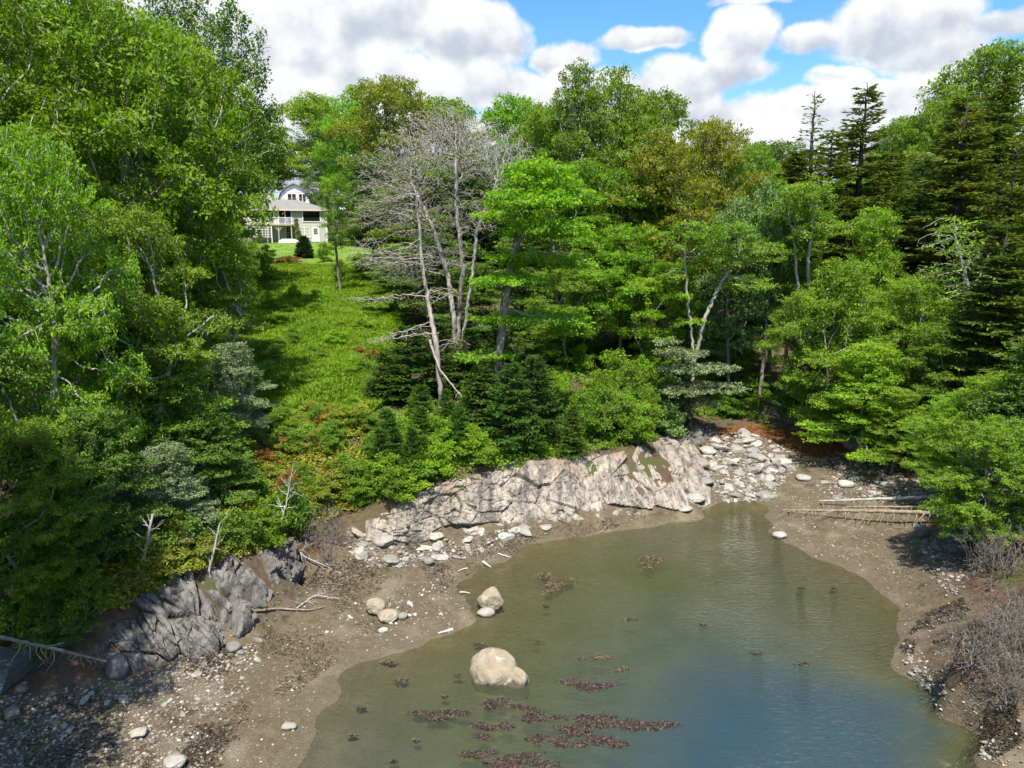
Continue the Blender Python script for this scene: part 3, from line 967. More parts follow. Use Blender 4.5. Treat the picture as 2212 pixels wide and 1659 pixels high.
PR = {}
PR['round'] = [proto_tree(11, 10, 9, 2.6, 'round', 20, 1500), proto_tree(12, 10, 8.5, 2.2, 'round', 18, 1500, bend=.4)]
PR['spread'] = [proto_tree(21, 10, 10, 2.2, 'spread', 18, 1500, flat=.36, rz=.10), proto_tree(22, 10, 9, 2.0, 'spread', 16, 1300, flat=.34, stems=2, rz=.10)]
PR['low'] = [proto_tree(31, 10, 8, 0.7, 'cone', 26, 1700, r=.14, flat=.33, rz=.085, tilt=.45), proto_tree(32, 10, 8.5, 0.6, 'round', 22, 1700, r=.14, stems=2, flat=.34, rz=.085, tilt=.45)]
PR['tall'] = [proto_tree(41, 14, 7, 4.0, 'column', 20, 1300, r=.17)]
PR['airy'] = [proto_tree(51, 14, 7.5, 4.5, 'column', 18, 520, r=.16, per=26, flat=.7, rx=.36, rz=.24, dk=.5), ]
PR['near'] = [proto_tree(61, 10, 9, 1.2, 'round', 26, 2300, per=26, size=.10, D=.2, dk=.27, rx=.28, rz=.09, keep=.8), proto_tree(62, 10, 8.5, 0.8, 'spread', 24, 2300, per=26, size=.10, D=.2, dk=.27, rx=.30, rz=.09, flat=.38, stems=2)]
PR['spruce'] = [spruce_mesh(71, 14, 4.6, 2.0), spruce_mesh(72, 14, 5.0, 4.0, dz=.36, nb=5, ragged=.4, dens=.85), spruce_mesh(73, 13, 4.2, 3.0, dz=.42, nb=5, ragged=.5, dens=.8, top_bare=.24)]
PR['young'] = [spruce_mesh(81, 4, 2.4, .1, dz=.17, nb=7, droop=.1, size=.13, pw=.85, young=True), spruce_mesh(82, 4, 2.7, .1, dz=.19, nb=7, droop=.12, size=.13, pw=.8, young=True)]
PR['cone'] = [spruce_mesh(85, 3, 2.6, .02, dz=.09, nb=14, droop=.05, size=.12, pw=.75, ragged=.06, young=True)]
PR['shrub'] = [shrub_proto(91), shrub_proto(92, 9, 900), shrub_proto(93, 6, 750, 20, .10)]
PR['twig'] = [twig_proto(101, 2, 2.6, 2400, .09), twig_proto(102, 2, 2.4, 2000, .09), twig_proto(103, 3, 3, 2500, .12)]
RS = np.random.RandomState(4)
CROWN = {'shrub': ('stem', 'foliage')}


def plant(kind, var, mat, x, y, H, Wd, label, group=None, name=None, cat=None, bark=None, rz=None, z=None, tilt=(0, 0), part='crown'):
    p = PR[kind][var % len(PR[kind])]
    zz = gz(x, y) if z is None else z
    t = thing(name, label, cat, (x, y, zz), RS.uniform(0, 6.283) if rz is None else rz, group)
    t.rotation_euler[0], t.rotation_euler[1] = tilt
    t.scale = (Wd / p['W'], Wd / p['W'], H / p['H'])
    nm = CROWN.get(kind, ('trunk', 'crown'))
    w_ = obj(nm[0] if 'crown' in p else 'branches', p['wood'], t)
    if bark:
        w_.material_slots[0].link = 'OBJECT'; w_.material_slots[0].material = M[bark]
    if 'crown' in p:
        c_ = obj(nm[1], p['crown'], t)
        c_.material_slots[0].link = 'OBJECT'; c_.material_slots[0].material = M[mat]
    return t


def tree(kind, var, mat, px, Y, topy, wpx, label, group=None, name='broadleaf_tree', cat='tree', bark=None, rz=None):
    x = float(ray_Y(px, (topy + 500) / 2 if kind != 'spruce' else topy + 60, Y)[0])
    z = gz(x, Y)
    H = float(ray_Y(px, topy, Y)[2]) - z
    return plant(kind, var, mat, x, Y, max(H, 1.5), wpx * Y / FP, label, group, name, cat, bark, rz, z)


def shrub(px, py, hpx, wpx, mat, label, group=None, kind='shrub', name='shrub', cat='shrub', var=None, rz=None):
    q = gp(px, py)
    k = q.y / FP
    return plant(kind, RS.randint(9) if var is None else var, mat, q.x, q.y, hpx * k, wpx * k, label, group, name, cat, z=q.z - .05, rz=rz)


# ------------------------------------------------------------------ the great left-hand wood
LG = 'big leafy trees of the wood on the left bank'
T = tree
T('near', 0, 'bright', 50, 19.5, 270, 430, 'pale-leaved tree with thin bare twigs at the left edge of the photo', LG, bark='birch')
T('near', 1, 'maple', -130, 23, -150, 640, 'tall maple cut off by the top left corner of the photo', LG, bark='birch')
T('round', 0, 'maple', 190, 28, -40, 560, 'tallest wide maple crown of the left wood, touching the top of the photo', LG)
T('spread', 0, 'maple', 350, 33, 60, 480, 'layered maple in front of the tall open-crowned tree', LG, bark='birch')
T('airy', 0, 'dark', 500, 50, -10, 310, 'tall open-crowned tree with a bare pale trunk against the sky', LG, bark='birch')
T('airy', 0, 'dark', 400, 54, -60, 300, 'open-crowned tree rising left of the one with the bare trunk', LG, bark='birch', rz=2.0)
T('spread', 1, 'maple', 300, 43, 20, 460, 'maple crown filling the skyline behind the layered maple', LG)
T('round', 1, 'maple', 60, 42, -120, 560, 'broad maple high at the back of the left wood', LG)
T('spread', 0, 'bright', 435, 39, 400, 240, 'yellow-green tree whose edge hides the left end of the grey house', LG, rz=1.1)
T('low', 1, 'maple', 415, 31, 470, 300, 'tree standing at the meadow edge below the grey house', LG, bark='birch')
T('near', 1, 'maple', 250, 23.5, 430, 420, 'dense rounded tree in the middle of the left wood', LG, rz=.8, bark='birch')
T('low', 0, 'maple', 320, 24, 640, 360, 'rounded tree above the grey-green silvery shrubs', LG, bark='birch')
T('low', 1, 'white', 490, 28.0, 740, 180, 'silvery white-leaved tree leaning out over the foot of the meadow', name='willow_tree')
T('low', 0, 'white', 330, 20.5, 950, 230, 'silvery shrub-like tree low in the shade of the left wood', name='willow_tree')
T('near', 1, 'maple', 30, 17, 900, 330, 'maple sapling low at the left edge above the old boat', LG, rz=2.5)
T('low', 1, 'dark', 170, 18.5, 880, 300, 'dark leafy tree behind the fallen leaning trunk', LG)
T('low', 0, 'dark', 420, 23.5, 880, 260, 'dark tree over the top of the grey rock face', LG)
T('spread', 1, 'maple', 120, 24.5, 560, 420, 'maple under the pale-leaved tree at the left', LG, rz=2, bark='birch')
T('round', 0, 'dark', 240, 60, 40, 500, 'dark crown glimpsed at the back of the left wood', LG)
T('low', 0, 'dark', 478, 62, 300, 130, 'tree beside the grey house on its left', LG)
T('low', 1, 'maple', 505, 46, 430, 90, 'slim tree just left of the grey house at the lawn edge', LG)
T('low', 1, 'dark', -120, 17, 650, 420, 'dark tree half outside the frame at the lower left', LG)
plant('round', 1, 'maple', -11.8, 5.0, 15, 8, 'unseen leafy tree added outside the left edge to shade the beach', None, 'broadleaf_tree', 'tree')  # added out of view so that its shadow falls on the beach
plant('near', 0, 'maple', -11.0, 10.8, 17, 5.6, 'unseen narrow tree added outside the left edge to shade the rock cliff', None, 'broadleaf_tree', 'tree')  # added out of view, kept narrow and tall, to throw shade on the cliff

# ------------------------------------------------------------------ trees round the house and behind the meadow
HG = 'tall trees on the skyline behind the houses'
T('round', 0, 'bright', 680, 166, 205, 260, 'yellow-green round crown on the skyline above the white house', HG)
T('round', 1, 'maple', 540, 168, 235, 240, 'tree on the skyline left of the white house', HG, rz=.7)
T('spread', 0, 'brown', 850, 82, 165, 270, 'big dark bronze-green crown on the skyline right of the houses', HG)
T('round', 1, 'bright', 775, 100, 195, 190, 'light green crown reaching over the roof of the grey house', HG, rz=3)
T('round', 0, 'dark', 700, 127, 320, 90, 'small dark tree shading the right half of the white house', None)
T('spread', 1, 'maple', 960, 90, 205, 300, 'leafy crown behind the top of the dead tree', HG)
T('round', 0, 'bright', 1110, 84, 205, 260, 'pale feathery crown on the skyline right of the dead tree', HG)
T('round', 0, 'dark', 800, 70, 330, 190, 'dark tree standing between the grey house and the dead tree', None)
T('round', 1, 'maple', 900, 64, 350, 260, 'maple half hidden behind the left side of the dead tree', None)
T('low', 0, 'maple', 850, 55, 520, 170, 'leafy tree at the right edge of the meadow behind the dead tree', None)
T('low', 1, 'dark', 930, 52, 500, 200, 'dark undergrown tree right behind the dead tree stems', None)
T('airy', 0, 'maple', 730, 62, 370, 130, 'slim tree with a thin straight trunk in front of the grey house', None, rz=4)
T('low', 0, 'dark', 1020, 50, 560, 200, 'dark leafy tree behind the forked dead trunk', None)
T('round', 1, 'dark', 1010, 66, 330, 260, 'leafy crown showing through the bare twigs of the dead tree', None)

# ------------------------------------------------------------------ the wood across the head of the cove
CG = 'broad trees of the wood behind the cove head'
T('tall', 0, 'maple', 1250, 60, 130, 200, 'feathery treetop, highest on the middle skyline', CG)
T('round', 1, 'maple', 1330, 63, 160, 270, 'wide crown just right of the highest treetop', CG, rz=2.1)
T('round', 0, 'maple', 1420, 66, 190, 260, 'wide crown stepping down to the bronze-green dome', CG, rz=4.1)
T('round', 0, 'maple', 1180, 66, 215, 220, 'rounded crown left of the feathery treetops', CG, rz=1.4)
T('round', 1, 'brown', 1420, 47, 300, 330, 'big bronze-green crown in the middle of the wood', CG)
T('round', 0, 'brown', 1545, 56, 250, 230, 'bronze-green dome on the skyline left of the spruces', CG, rz=2.7)
T('spread', 1, 'maple', 1260, 50, 340, 270, 'maple crown left of the big bronze-green one', CG, rz=.4)
T('spread', 0, 'maple', 1620, 58, 310, 200, 'lower round crown beside the group of spruces', CG, rz=2)
T('spread', 0, 'bright', 1340, 45, 480, 300, 'layered bright maple over the dark trunks', CG, rz=5)
T('spread', 1, 'bright', 1440, 43, 560, 230, 'bright maple low branches above the silvery shrub tree', CG, rz=3.9)
T('spread', 0, 'maple', 1230, 44, 560, 220, 'maple between the leaning maple and the dark trunks', CG, rz=.9)
T('round', 1, 'pale', 1590, 45, 440, 210, 'pale-leaved crown right of the hidden white house', CG)
T('airy', 0, 'pale', 1660, 44, 380, 190, 'thin pale tree with several grey stems at the wood edge', CG, bark='bark')
T('tall', 0, 'maple', 1720, 44, 400, 170, 'tree with a straight grey trunk above the fallen root mass', CG, rz=3)
T('round', 0, 'dark', 1500, 70, 330, 320, 'dark crown deep in the wood behind the hidden white house', CG)
T('round', 1, 'dark', 1320, 76, 300, 320, 'dark crown behind the bronze-green tree', CG, rz=.3)
T('low', 0, 'dark', 1560, 52, 560, 220, 'dark tree in the shade at the back of the cove head', CG)
T('low', 1, 'dark', 1150, 56, 480, 240, 'dark tree behind the leaning maple', CG)
T('low', 0, 'bright', 1600, 46, 690, 160, 'sunny bush-like tree left of the dark stream gap', CG)

# ------------------------------------------------------------------ spruces and broadleaf trees on the right
SG = 'old spruces of the right-hand wood'
for i, (px, Y, ty, wp, v, lb) in enumerate([
        (1757, 62, 195, 150, 2, 'spruce with a thin half-bare spire on the right skyline'),
        (1868, 60, 178, 205, 1, 'tallest bushy spruce spire on the right skyline'),
        (1795, 58, 275, 190, 1, 'shorter spruce between the two spires'),
        (1710, 59, 325, 200, 0, 'low spruce at the left end of the spruce group'),
        (1925, 63, 330, 170, 0, 'spruce behind the tallest spire on its right'),
        (2085, 46, 200, 230, 0, 'big dark spruce near the right edge with a bare lower trunk'),
        (1990, 50, 330, 200, 1, 'dark spruce left of the big one near the right edge'),
        (2195, 38, 290, 230, 1, 'dark spruce cut off by the right edge of the photo'),
        (2160, 52, 160, 200, 0, 'spruce in front of the tall leafy crown at the right edge'),
        (1830, 52, 420, 190, 1, 'shaded spruce below the skyline spires'),
        (2170, 33, 480, 240, 0, 'nearest dark spruce at the right edge behind the bare snag'),
        (1900, 46, 520, 200, 0, 'dark spruce behind the sunlit maples')]):
    T('spruce', v, 'spruce', px, Y, ty, wp * 1.3, lb, SG, name='spruce_tree', rz=i * 1.3)
RG = 'leafy trees along the right bank'
T('round', 0, 'maple', 2150, 78, 85, 340, 'tallest leafy crown, at the top right corner of the photo', RG)
T('round', 1, 'maple', 2040, 74, 195, 190, 'leafy crown leaning over the gap beside the top right tree', RG)
T('spread', 0, 'maple', 1960, 84, 250, 200, 'leafy crown between the tall spire and the top right tree', RG)
T('low', 0, 'bright', 1890, 41, 430, 220, 'tall narrow sunlit maple in front of the dark spruces', RG)
T('low', 1, 'bright', 1830, 37, 560, 250, 'sunlit maple over the right end of the beach', RG, rz=1)
T('spread', 1, 'bright', 1975, 37, 590, 240, 'sunlit maple with flat layers left of the bare snag', RG, rz=2)
T('spread', 0, 'maple', 1750, 40, 620, 190, 'maple with flat layers beside the pale stems', RG, rz=3)
T('low', 0, 'bright', 1890, 34.5, 730, 270, 'sunlit tree overhanging the stones of the right shore', RG, rz=4)
T('low', 1, 'maple', 2040, 34, 700, 220, 'tree below the bare snag', RG, rz=5)
T('near', 1, 'bright', 2190, 26.5, 800, 300, 'bright leafy tree at the right edge overhanging the fallen trunks', RG, rz=.5)
T('near', 0, 'bright', 2190, 22.6, 900, 330, 'bright low tree at the right edge drooping over the grey brush', RG, rz=3.5)
T('near', 0, 'bright', 2100, 28.5, 850, 240, 'bright tree leaning over the fallen trunks on the right shore', RG, rz=1.5)
T('low', 0, 'maple', 1960, 33, 830, 190, 'low tree over the shaded boulder of the right shore', RG, rz=2.5)
T('low', 0, 'dark', 2300, 24, 700, 400, 'dark tree half outside the right edge of the photo', RG, rz=2.5)
T('round', 1, 'dark', 1950, 100, 260, 260, 'far crown seen between the spruces', None)
T('round', 0, 'dark', 1660, 96, 300, 260, 'far crown low on the skyline left of the spruces', None)
for i, (x, y, h, wd, k_, m_) in enumerate([(19.5, 17, 8, 7, 'low', 'maple'), (23, 22, 10, 8, 'near', 'bright'), (27, 29, 12, 9, 'low', 'maple'), (31, 37, 14, 5.5, 'spruce', 'spruce'), (35, 44, 15, 9, 'round', 'maple'), (25, 14, 11, 8, 'round', 'dark'),
                                           (38, 34, 14, 9, 'round', 'dark'), (42, 52, 16, 6, 'spruce', 'spruce'), (30, 20, 12, 8, 'round', 'maple'), (47, 43, 15, 10, 'low', 'dark')]):
    plant(k_, i, m_, x, y, h, wd, 'tree of the right bank standing outside the right edge of the photo', 'trees outside the right edge', 'spruce_tree' if k_ == 'spruce' else 'broadleaf_tree', 'tree')
rs = np.random.RandomState(77)
for i in range(26):
    px = rs.uniform(900, 2350)
    Y = rs.uniform(66, 120)
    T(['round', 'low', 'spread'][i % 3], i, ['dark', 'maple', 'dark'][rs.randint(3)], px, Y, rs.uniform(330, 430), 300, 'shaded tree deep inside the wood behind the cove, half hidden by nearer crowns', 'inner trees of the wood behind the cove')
for i in range(8):
    px = rs.uniform(-250, 420)
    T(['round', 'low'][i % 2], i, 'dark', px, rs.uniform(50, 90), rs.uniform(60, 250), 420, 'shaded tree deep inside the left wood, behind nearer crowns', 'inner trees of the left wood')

# ------------------------------------------------------------------ trees with a shape of their own
def wp(px, py, Y):
    return np.array(ray_Y(px, py, Y))


def hero(seed, name, label, base, Y, stems, lobes, r, natt, mat=None, bark='bark', dy=2.2, cat='tree', extra=None, **kw):
    """stems and crown lobes are given as points seen in the picture, set at their own distances"""
    b = wp(base[0], base[1], Y)
    z0 = gz(b[0], Y)
    o = np.array((b[0], Y, z0))
    rs = np.random.RandomState(seed)
    tr = []
    for st in stems:
        p = [np.array((0, 0, -.4)), np.array((0, 0, .1))]
        for q in st:
            p.append(wp(q[0], q[1], Y + (q[2] if len(q) > 2 else rs.uniform(-.4, .4))) - o)
        tr.append(p)
    lb = []
    for (px, py, rx, rz) in lobes:
        c = wp(px, py, Y + rs.uniform(-.5, .5) * dy) - o
        lb.append((*c, rx * Y / FP, dy * rs.uniform(.5, .8) if dy < rx * Y / FP * 2 else rx * Y / FP, rz * Y / FP))
    wood, lv, nd = grow(seed, lb, tr, r, natt, **kw)
    t = thing(name, label, cat, tuple(o))
    obj('trunk', mesh_np('trunk', wood[0], [wood[1]], M[bark], smooth=True), t)
    if lv is not None and mat:
        obj('crown', mesh_np('crown', lv[0], [lv[1]], M[mat], attrs={'rnd': lv[2]}), t)
    return t, o


hero(201, 'dead_maple_tree', 'great bare grey maple with forked trunks and a dome of leafless twigs', (985, 800), 38.5,
     [[(980, 690), (968, 600), (935, 490), (890, 400)], [(990, 700), (1000, 580), (985, 450), (985, 330)], [(1000, 730), (1016, 620), (1030, 500), (1070, 400)]],
     [(960, 330, 120, 85), (870, 380, 95, 80), (1065, 350, 95, 90), (1110, 400, 60, 80), (960, 290, 100, 60), (815, 460, 70, 75), (900, 480, 90, 80), (1000, 470, 85, 80), (1090, 450, 55, 70), (800, 560, 60, 60), (870, 590, 75, 55), (960, 560, 70, 50)],
       .23, 15000, None, 'dead_wood', 4.5, per=0, D=.16, dk=.17, di=2.0, k=4, jit=.3, rmin=.0105, iters=160, shell=.3, up=.32, e=1.95)
t_, o_ = hero(202, 'bare_tree', 'slim grey tree with dead lower branches spreading over the dark young spruces', (952, 905), 33.2,
              [[(952, 850), (942, 740), (926, 660), (912, 570), (905, 480), (895, 400)]],
              [(860, 560, 85, 40), (810, 650, 80, 18), (950, 640, 60, 25), (890, 725, 80, 20), (985, 740, 40, 20), (880, 450, 60, 60), (830, 740, 60, 14)],
              .135, 1500, None, 'dead_wood', 2.2, per=0, D=.2, dk=.26, di=2.2, k=5, jit=.3, rmin=.011, iters=80, e=1.9)


def limb(seed, pts, r0, nside, slen, wob=.05, k=5, down=0.0, r1=.012):
    """one crooked limb with side twigs; pts are world points"""
    rs = np.random.RandomState(seed)
    nd, pr, rr = [], [], []
    P = [np.array(p, float) for p in pts]
    tot = sum(np.linalg.norm(b - a) for a, b in zip(P[:-1], P[1:]))
    step = max(.08, tot / 40)
    run = 0
    for a, b in zip(P[:-1], P[1:]):
        L = np.linalg.norm(b - a)
        m_ = max(1, int(L / step))
        for q in range(0 if not nd else 1, m_ + 1):
            nd.append(a + (b - a) * q / m_ + rs.normal(0, wob * step * 2, 3)); pr.append(len(nd) - 2)
            rr.append(r0 + (r1 - r0) * (run + L * q / m_) / tot)
        run += L
    n0 = len(nd)
    ax = (P[-1] - P[0]) / (np.linalg.norm(P[-1] - P[0]) + 1e-9)
    for i in range(nside):
        j = rs.randint(int(n0 * .15), n0)
        v = rs.normal(0, 1, 3) + ax * .9
        v[2] -= down
        v /= np.linalg.norm(v)
        L = slen * rs.uniform(.4, 1.2) * (1 - .5 * j / n0)
        m_ = max(2, int(L / .12))
        pv, p, rb = j, nd[j].copy(), max(.007, min(rr[j] * .6, .02 + .012 * L))
        for q in range(m_):
            v = v + rs.normal(0, .16, 3); v[2] -= down * .12; v /= np.linalg.norm(v)
            p = p + v * L / m_
            nd.append(p.copy()); pr.append(pv); pv = len(nd) - 1; rr.append(max(.005, rb * (1 - (q + 1) / m_)))
            if rs.random() < .35:
                w2 = v + rs.normal(0, .7, 3); w2 /= np.linalg.norm(w2)
                nd.append(p + w2 * L * .28); pr.append(pv); rr.append(.005)
    return tubes(np.array(nd), np.array(pr), np.array(rr), k)


V_, F_ = limb(5, [wp(928, 735, 33.2) - o_, wp(950, 800, 32.7) - o_, wp(1000, 860, 32.3) - o_, wp(1065, 915, 32.0) - o_], .07, 14, 1.1)
obj('dead_limb', mesh_np('dead_limb', V_, [F_], M['dead_wood'], smooth=True), t_)

hero(203, 'leaning_maple_tree', 'maple with a leaning grey trunk and sunlit flat layers, right of the dead maple', (1058, 965), 32.3,
     [[(1068, 860), (1080, 750), (1092, 640), (1115, 530), (1130, 420)]],
     [(1165, 385, 85, 42), (1225, 430, 75, 38), (1095, 470, 80, 26), (1180, 500, 100, 28), (1240, 575, 65, 22), (1180, 690, 105, 16), (1100, 610, 95, 20), (1050, 770, 75, 13), (1140, 560, 90, 22), (1150, 440, 100, 30), (1230, 720, 55, 14), (1110, 800, 55, 12), (1080, 690, 80, 14)],
     .22, 3200, 'bright', 'bark', 3.6, per=24, D=.2, dk=.27, rx=.34, rz=.09, size=.125, tipr=7, di=2.2, tilt=.6)
hero(204, 'leaning_tree', 'slender pale-stemmed tree leaning right above the silvery shrub tree', (1492, 885), 41,
     [[(1496, 800), (1522, 690), (1558, 610), (1600, 540)], [(1498, 760), (1484, 640), (1478, 540)]],
     [(1560, 560, 85, 45), (1490, 520, 75, 45), (1625, 620, 50, 25), (1645, 550, 60, 40), (1580, 500, 60, 30), (1450, 600, 40, 25)],
     .13, 900, 'maple', 'birch', 2.5, per=24, D=.22, dk=.33, rx=.32, rz=.12, size=.12, tipr=6)
hero(205, 'silvery_tree', 'small tree with flat layers of whitish leaves beside the stream gap', (1494, 892), 37.6,
     [[(1492, 840), (1488, 780), (1470, 750)]],
     [(1470, 765, 65, 12), (1500, 800, 90, 14), (1545, 838, 75, 13), (1480, 845, 70, 12), (1540, 795, 60, 10), (1510, 870, 55, 10), (1440, 740, 40, 9)],
     .10, 1000, 'white', 'bark_dark', 2.4, per=26, D=.16, dk=.22, rx=.26, rz=.07, size=.10, tipr=6)
hero(206, 'bare_snag', 'crooked half-dead tree with bare pale branches before the dark spruces at right', (2142, 830), 35.5,
     [[(2128, 770), (2108, 690), (2088, 610), (2070, 540), (2058, 470)], [(2088, 640), (2120, 590), (2140, 540)], [(2115, 715), (2150, 690), (2165, 650)]],
     [(2050, 520, 60, 55), (2110, 560, 55, 50), (2155, 640, 35, 35), (2025, 600, 50, 40), (2080, 640, 60, 40)],
     .13, 700, 'bright', 'birch', 2.4, per=12, keep=.3, size=.12, D=.2, dk=.26, k=5, jit=.3, rmin=.012, e=2.0)
hero(207, 'twin_stem_tree', 'tree with two thin pale crooked stems standing before the dark stream gap', (1752, 830), 42.5,
     [[(1748, 770), (1732, 690), (1722, 600), (1712, 500)], [(1750, 760), (1748, 650), (1745, 560), (1760, 470)]],
     [(1720, 460, 75, 45), (1770, 500, 60, 40), (1690, 540, 50, 28), (1790, 580, 40, 25), (1740, 420, 60, 40)],
     .14, 800, 'maple', 'birch', 2.4, per=24, D=.22, dk=.33, rx=.34, rz=.11, size=.12, tipr=6)
for i, (px, pb, pt, Y, ln) in enumerate([(1345, 785, 500, 47, 0), (1392, 770, 520, 48, -8), (1418, 745, 500, 49, 30), (1465, 720, 520, 52, 4), (1280, 760, 520, 52, 10), (1664, 770, 600, 47, 2)]):
    hero(220 + i, 'shaded_tree', ['straight dark trunk, leftmost of the thick ones in the shade of the middle wood', 'forked dark trunk right of the straight one in the middle wood',
         'dark trunk leaning right in the middle wood', 'thin grey trunk behind the leaning dark one', 'pale thin trunk left of the thick dark ones', 'mottled trunk beside the dark stream gap'][i], (px, pb), Y,
         [[(px + ln * .3, (pb * 2 + pt) / 3), (px + ln * .7, (pb + 2 * pt) / 3), (px + ln, pt), (px + ln * 1.2, pt - 90)]] + ([[(px, 710), (px - 14, 650), (px - 30, 560)]] if i == 1 else []),
         [(px + ln, pt - 60, 90, 30), (px + ln - 60, pt - 20, 60, 20), (px + ln + 50, pt - 10, 60, 20), (px + ln, pt - 110, 70, 30)],
         [.24, .2, .2, .12, .12, .15][i], 700, ['maple', 'bright', 'maple', 'maple', 'maple', 'bright'][i], 'bark_dark' if i < 3 else 'bark', 3, per=24, D=.24, dk=.36, rx=.38, rz=.11, size=.13, tipr=6)

# ------------------------------------------------------------------ rock ledges
def ledge(name, label, bot, top, nu, nv, mat, bulge, cell, amp, lean, rough, seed, back=1.6):
    def resample(P, n):
        P = np.array(P, float)
        d_ = np.concatenate([[0], np.cumsum(np.linalg.norm(P[1:, :2] - P[:-1, :2], axis=1))])
        s = np.linspace(0, d_[-1], n)
        return np.stack([np.interp(s, d_, P[:, i]) for i in range(3)], 1), s
    B, s = resample(bot, nu)
    Tp, _ = resample(top, nu)
    tang = np.gradient(B[:, :2], axis=0)
    tang /= np.linalg.norm(tang, axis=1, keepdims=True)
    outw = np.stack([tang[:, 1], -tang[:, 0]], 1)
    if ((Tp - B)[:, :2] * outw).sum() > 0: outw = -outw
    vs = np.linspace(-.22, 1.3, nv)
    V = np.zeros((nu, nv, 3)); sv = np.zeros((nu, nv)); ou = np.zeros((nu, nv, 3))
    for j, v in enumerate(vs):
        c = np.clip(v, 0, 1)
        hor = c ** bulge
        ver = 1 - (1 - c) ** bulge
        V[:, j, :2] = B[:, :2] + (Tp - B)[:, :2] * hor
        V[:, j, 2] = B[:, 2] + (Tp - B)[:, 2] * ver
        if v < 0: V[:, j, 2] += v * 2.4; V[:, j, :2] += outw * (-v) * .3
        if v > 1: V[:, j, :2] -= outw * (v - 1) * back / .3; V[:, j, 2] -= ((v - 1) / .3) ** 1.5 * .7
        sv[:, j] = v
        n_ = np.concatenate([outw, np.full((nu, 1), .35 + .9 * c)], 1)
        ou[:, j] = n_ / np.linalg.norm(n_, axis=1, keepdims=True)
    hgt = np.linalg.norm(Tp - B, axis=1).mean()
    S2 = np.repeat(s[:, None], nv, 1)
    p = np.stack([(S2 + lean * sv * hgt) / cell[0], sv * hgt / cell[1], np.full_like(S2, seed)], -1).reshape(-1, 3)
    q = V.reshape(-1, 3)
    p[:, :2] += .10 * np.stack([fbm(q * 1.1, 3, seed), fbm(q * 1.1 + 9, 3, seed)], 1)
    f1, f2, cid, dl = worley(p, seed)
    def tilt_of(c, k): return (np.modf(np.abs(np.sin(c * 917.3 + k) * 4375.85))[0] - .5) * 2
    edge = np.clip((f2 - f1) / .05, 0, 1)
    p2 = p * np.array((2.7, 1.9, 1)) + 5
    g1, g2, cid2, dl2 = worley(p2, seed + 7)
    e2 = np.clip((g2 - g1) / .07, 0, 1)
    p3 = p * np.array((7.1, 4.7, 1)) + 9
    _a, _b, cid3, dl3 = worley(p3, seed + 9)
    fade = np.clip((sv.ravel() + .2) / .3, 0.2, 1)
    dsp = amp * ((cid - .5) * 1.6 + dl[:, 0] * tilt_of(cid, 1) * 1.3 + dl[:, 1] * tilt_of(cid, 2) * .9 + (edge - 1) * .5)
    dsp += amp * .5 * ((cid2 - .5) + dl2[:, 0] * tilt_of(cid2, 3) * 1.2 + dl2[:, 1] * tilt_of(cid2, 4) + (e2 - 1) * .4)
    dsp += amp * .2 * ((cid3 - .5) + dl3[:, 0] * tilt_of(cid3, 5) * 1.2 + dl3[:, 1] * tilt_of(cid3, 6))
    dsp += rough * fbm(q * .8, 3, seed + 2) + rough * .25 * fbm(q * np.array((5, 5, 2.2)), 4, seed + 3)
    uu = np.repeat(np.linspace(0, 1, nu)[:, None], nv, 1).ravel()
    fade = fade * np.clip(np.minimum(uu, 1 - uu) / .05, .15, 1)
    q = q + ou.reshape(-1, 3) * (dsp * fade)[:, None]
    k = np.arange((nu - 1) * nv).reshape(nu - 1, nv)[:, :-1].ravel()
    F = np.stack([k, k + nv, k + nv + 1, k + 1], 1)
    if np.cross(q[F[:, 1]] - q[F[:, 0]], q[F[:, 3]] - q[F[:, 0]])[:, 2].mean() < 0: F = F[:, ::-1]
    rust = np.clip((fbm(V.reshape(-1, 3) * .9, 3, seed + 4) - .05) * 3, 0, 1) * np.clip((sv.ravel() - .45) * 2.2, 0, 1)
    o = obj(name, mesh_np(name, q, [F], M[mat], smooth=False, vattrs={'rust': rust}))
    return tag(o, label, 'rock')


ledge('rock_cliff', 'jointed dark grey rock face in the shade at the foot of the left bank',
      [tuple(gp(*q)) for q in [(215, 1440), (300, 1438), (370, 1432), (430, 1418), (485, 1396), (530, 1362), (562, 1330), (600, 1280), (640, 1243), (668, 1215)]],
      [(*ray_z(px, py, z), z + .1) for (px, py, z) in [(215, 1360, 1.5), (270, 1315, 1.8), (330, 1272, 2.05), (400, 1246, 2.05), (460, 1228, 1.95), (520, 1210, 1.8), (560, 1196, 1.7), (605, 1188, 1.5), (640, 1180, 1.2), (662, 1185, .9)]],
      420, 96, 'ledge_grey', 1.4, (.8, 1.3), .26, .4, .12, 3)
ledge('rock_ledge', 'pale sloping ledge of streaked rock along the middle of the shore',
      [tuple(gp(*q)) for q in [(790, 1170), (850, 1180), (910, 1168), (980, 1152), (1060, 1143), (1130, 1134), (1220, 1128), (1310, 1116), (1400, 1112), (1480, 1108), (1535, 1088)]],
      [(*ray_z(px, py, z), z + .12) for (px, py, z) in [(790, 1112, 1.45), (850, 1090, 1.75), (910, 1070, 1.95), (980, 1045, 2.1), (1060, 1022, 2.2), (1140, 1003, 2.2), (1250, 990, 2.15), (1350, 978, 2.0), (1430, 955, 1.7), (1490, 945, 1.3), (1530, 975, .75)]],
      560, 110, 'ledge_pale', 1.3, (1.25, 1.5), .17, .5, .13, 8)
ledge('rock_outcrop', 'small dark slabby outcrop at the top left of the cobble beach',
      [tuple(gp(*q)) for q in [(1435, 965), (1470, 968), (1510, 962), (1550, 945)]], [(*ray_z(px, py, 1.75), 1.9) for (px, py) in [(1435, 930), (1470, 925), (1510, 920), (1545, 918)]],
      140, 50, 'ledge_grey', 1.3, (.6, .8), .2, .4, .1, 15, .8)


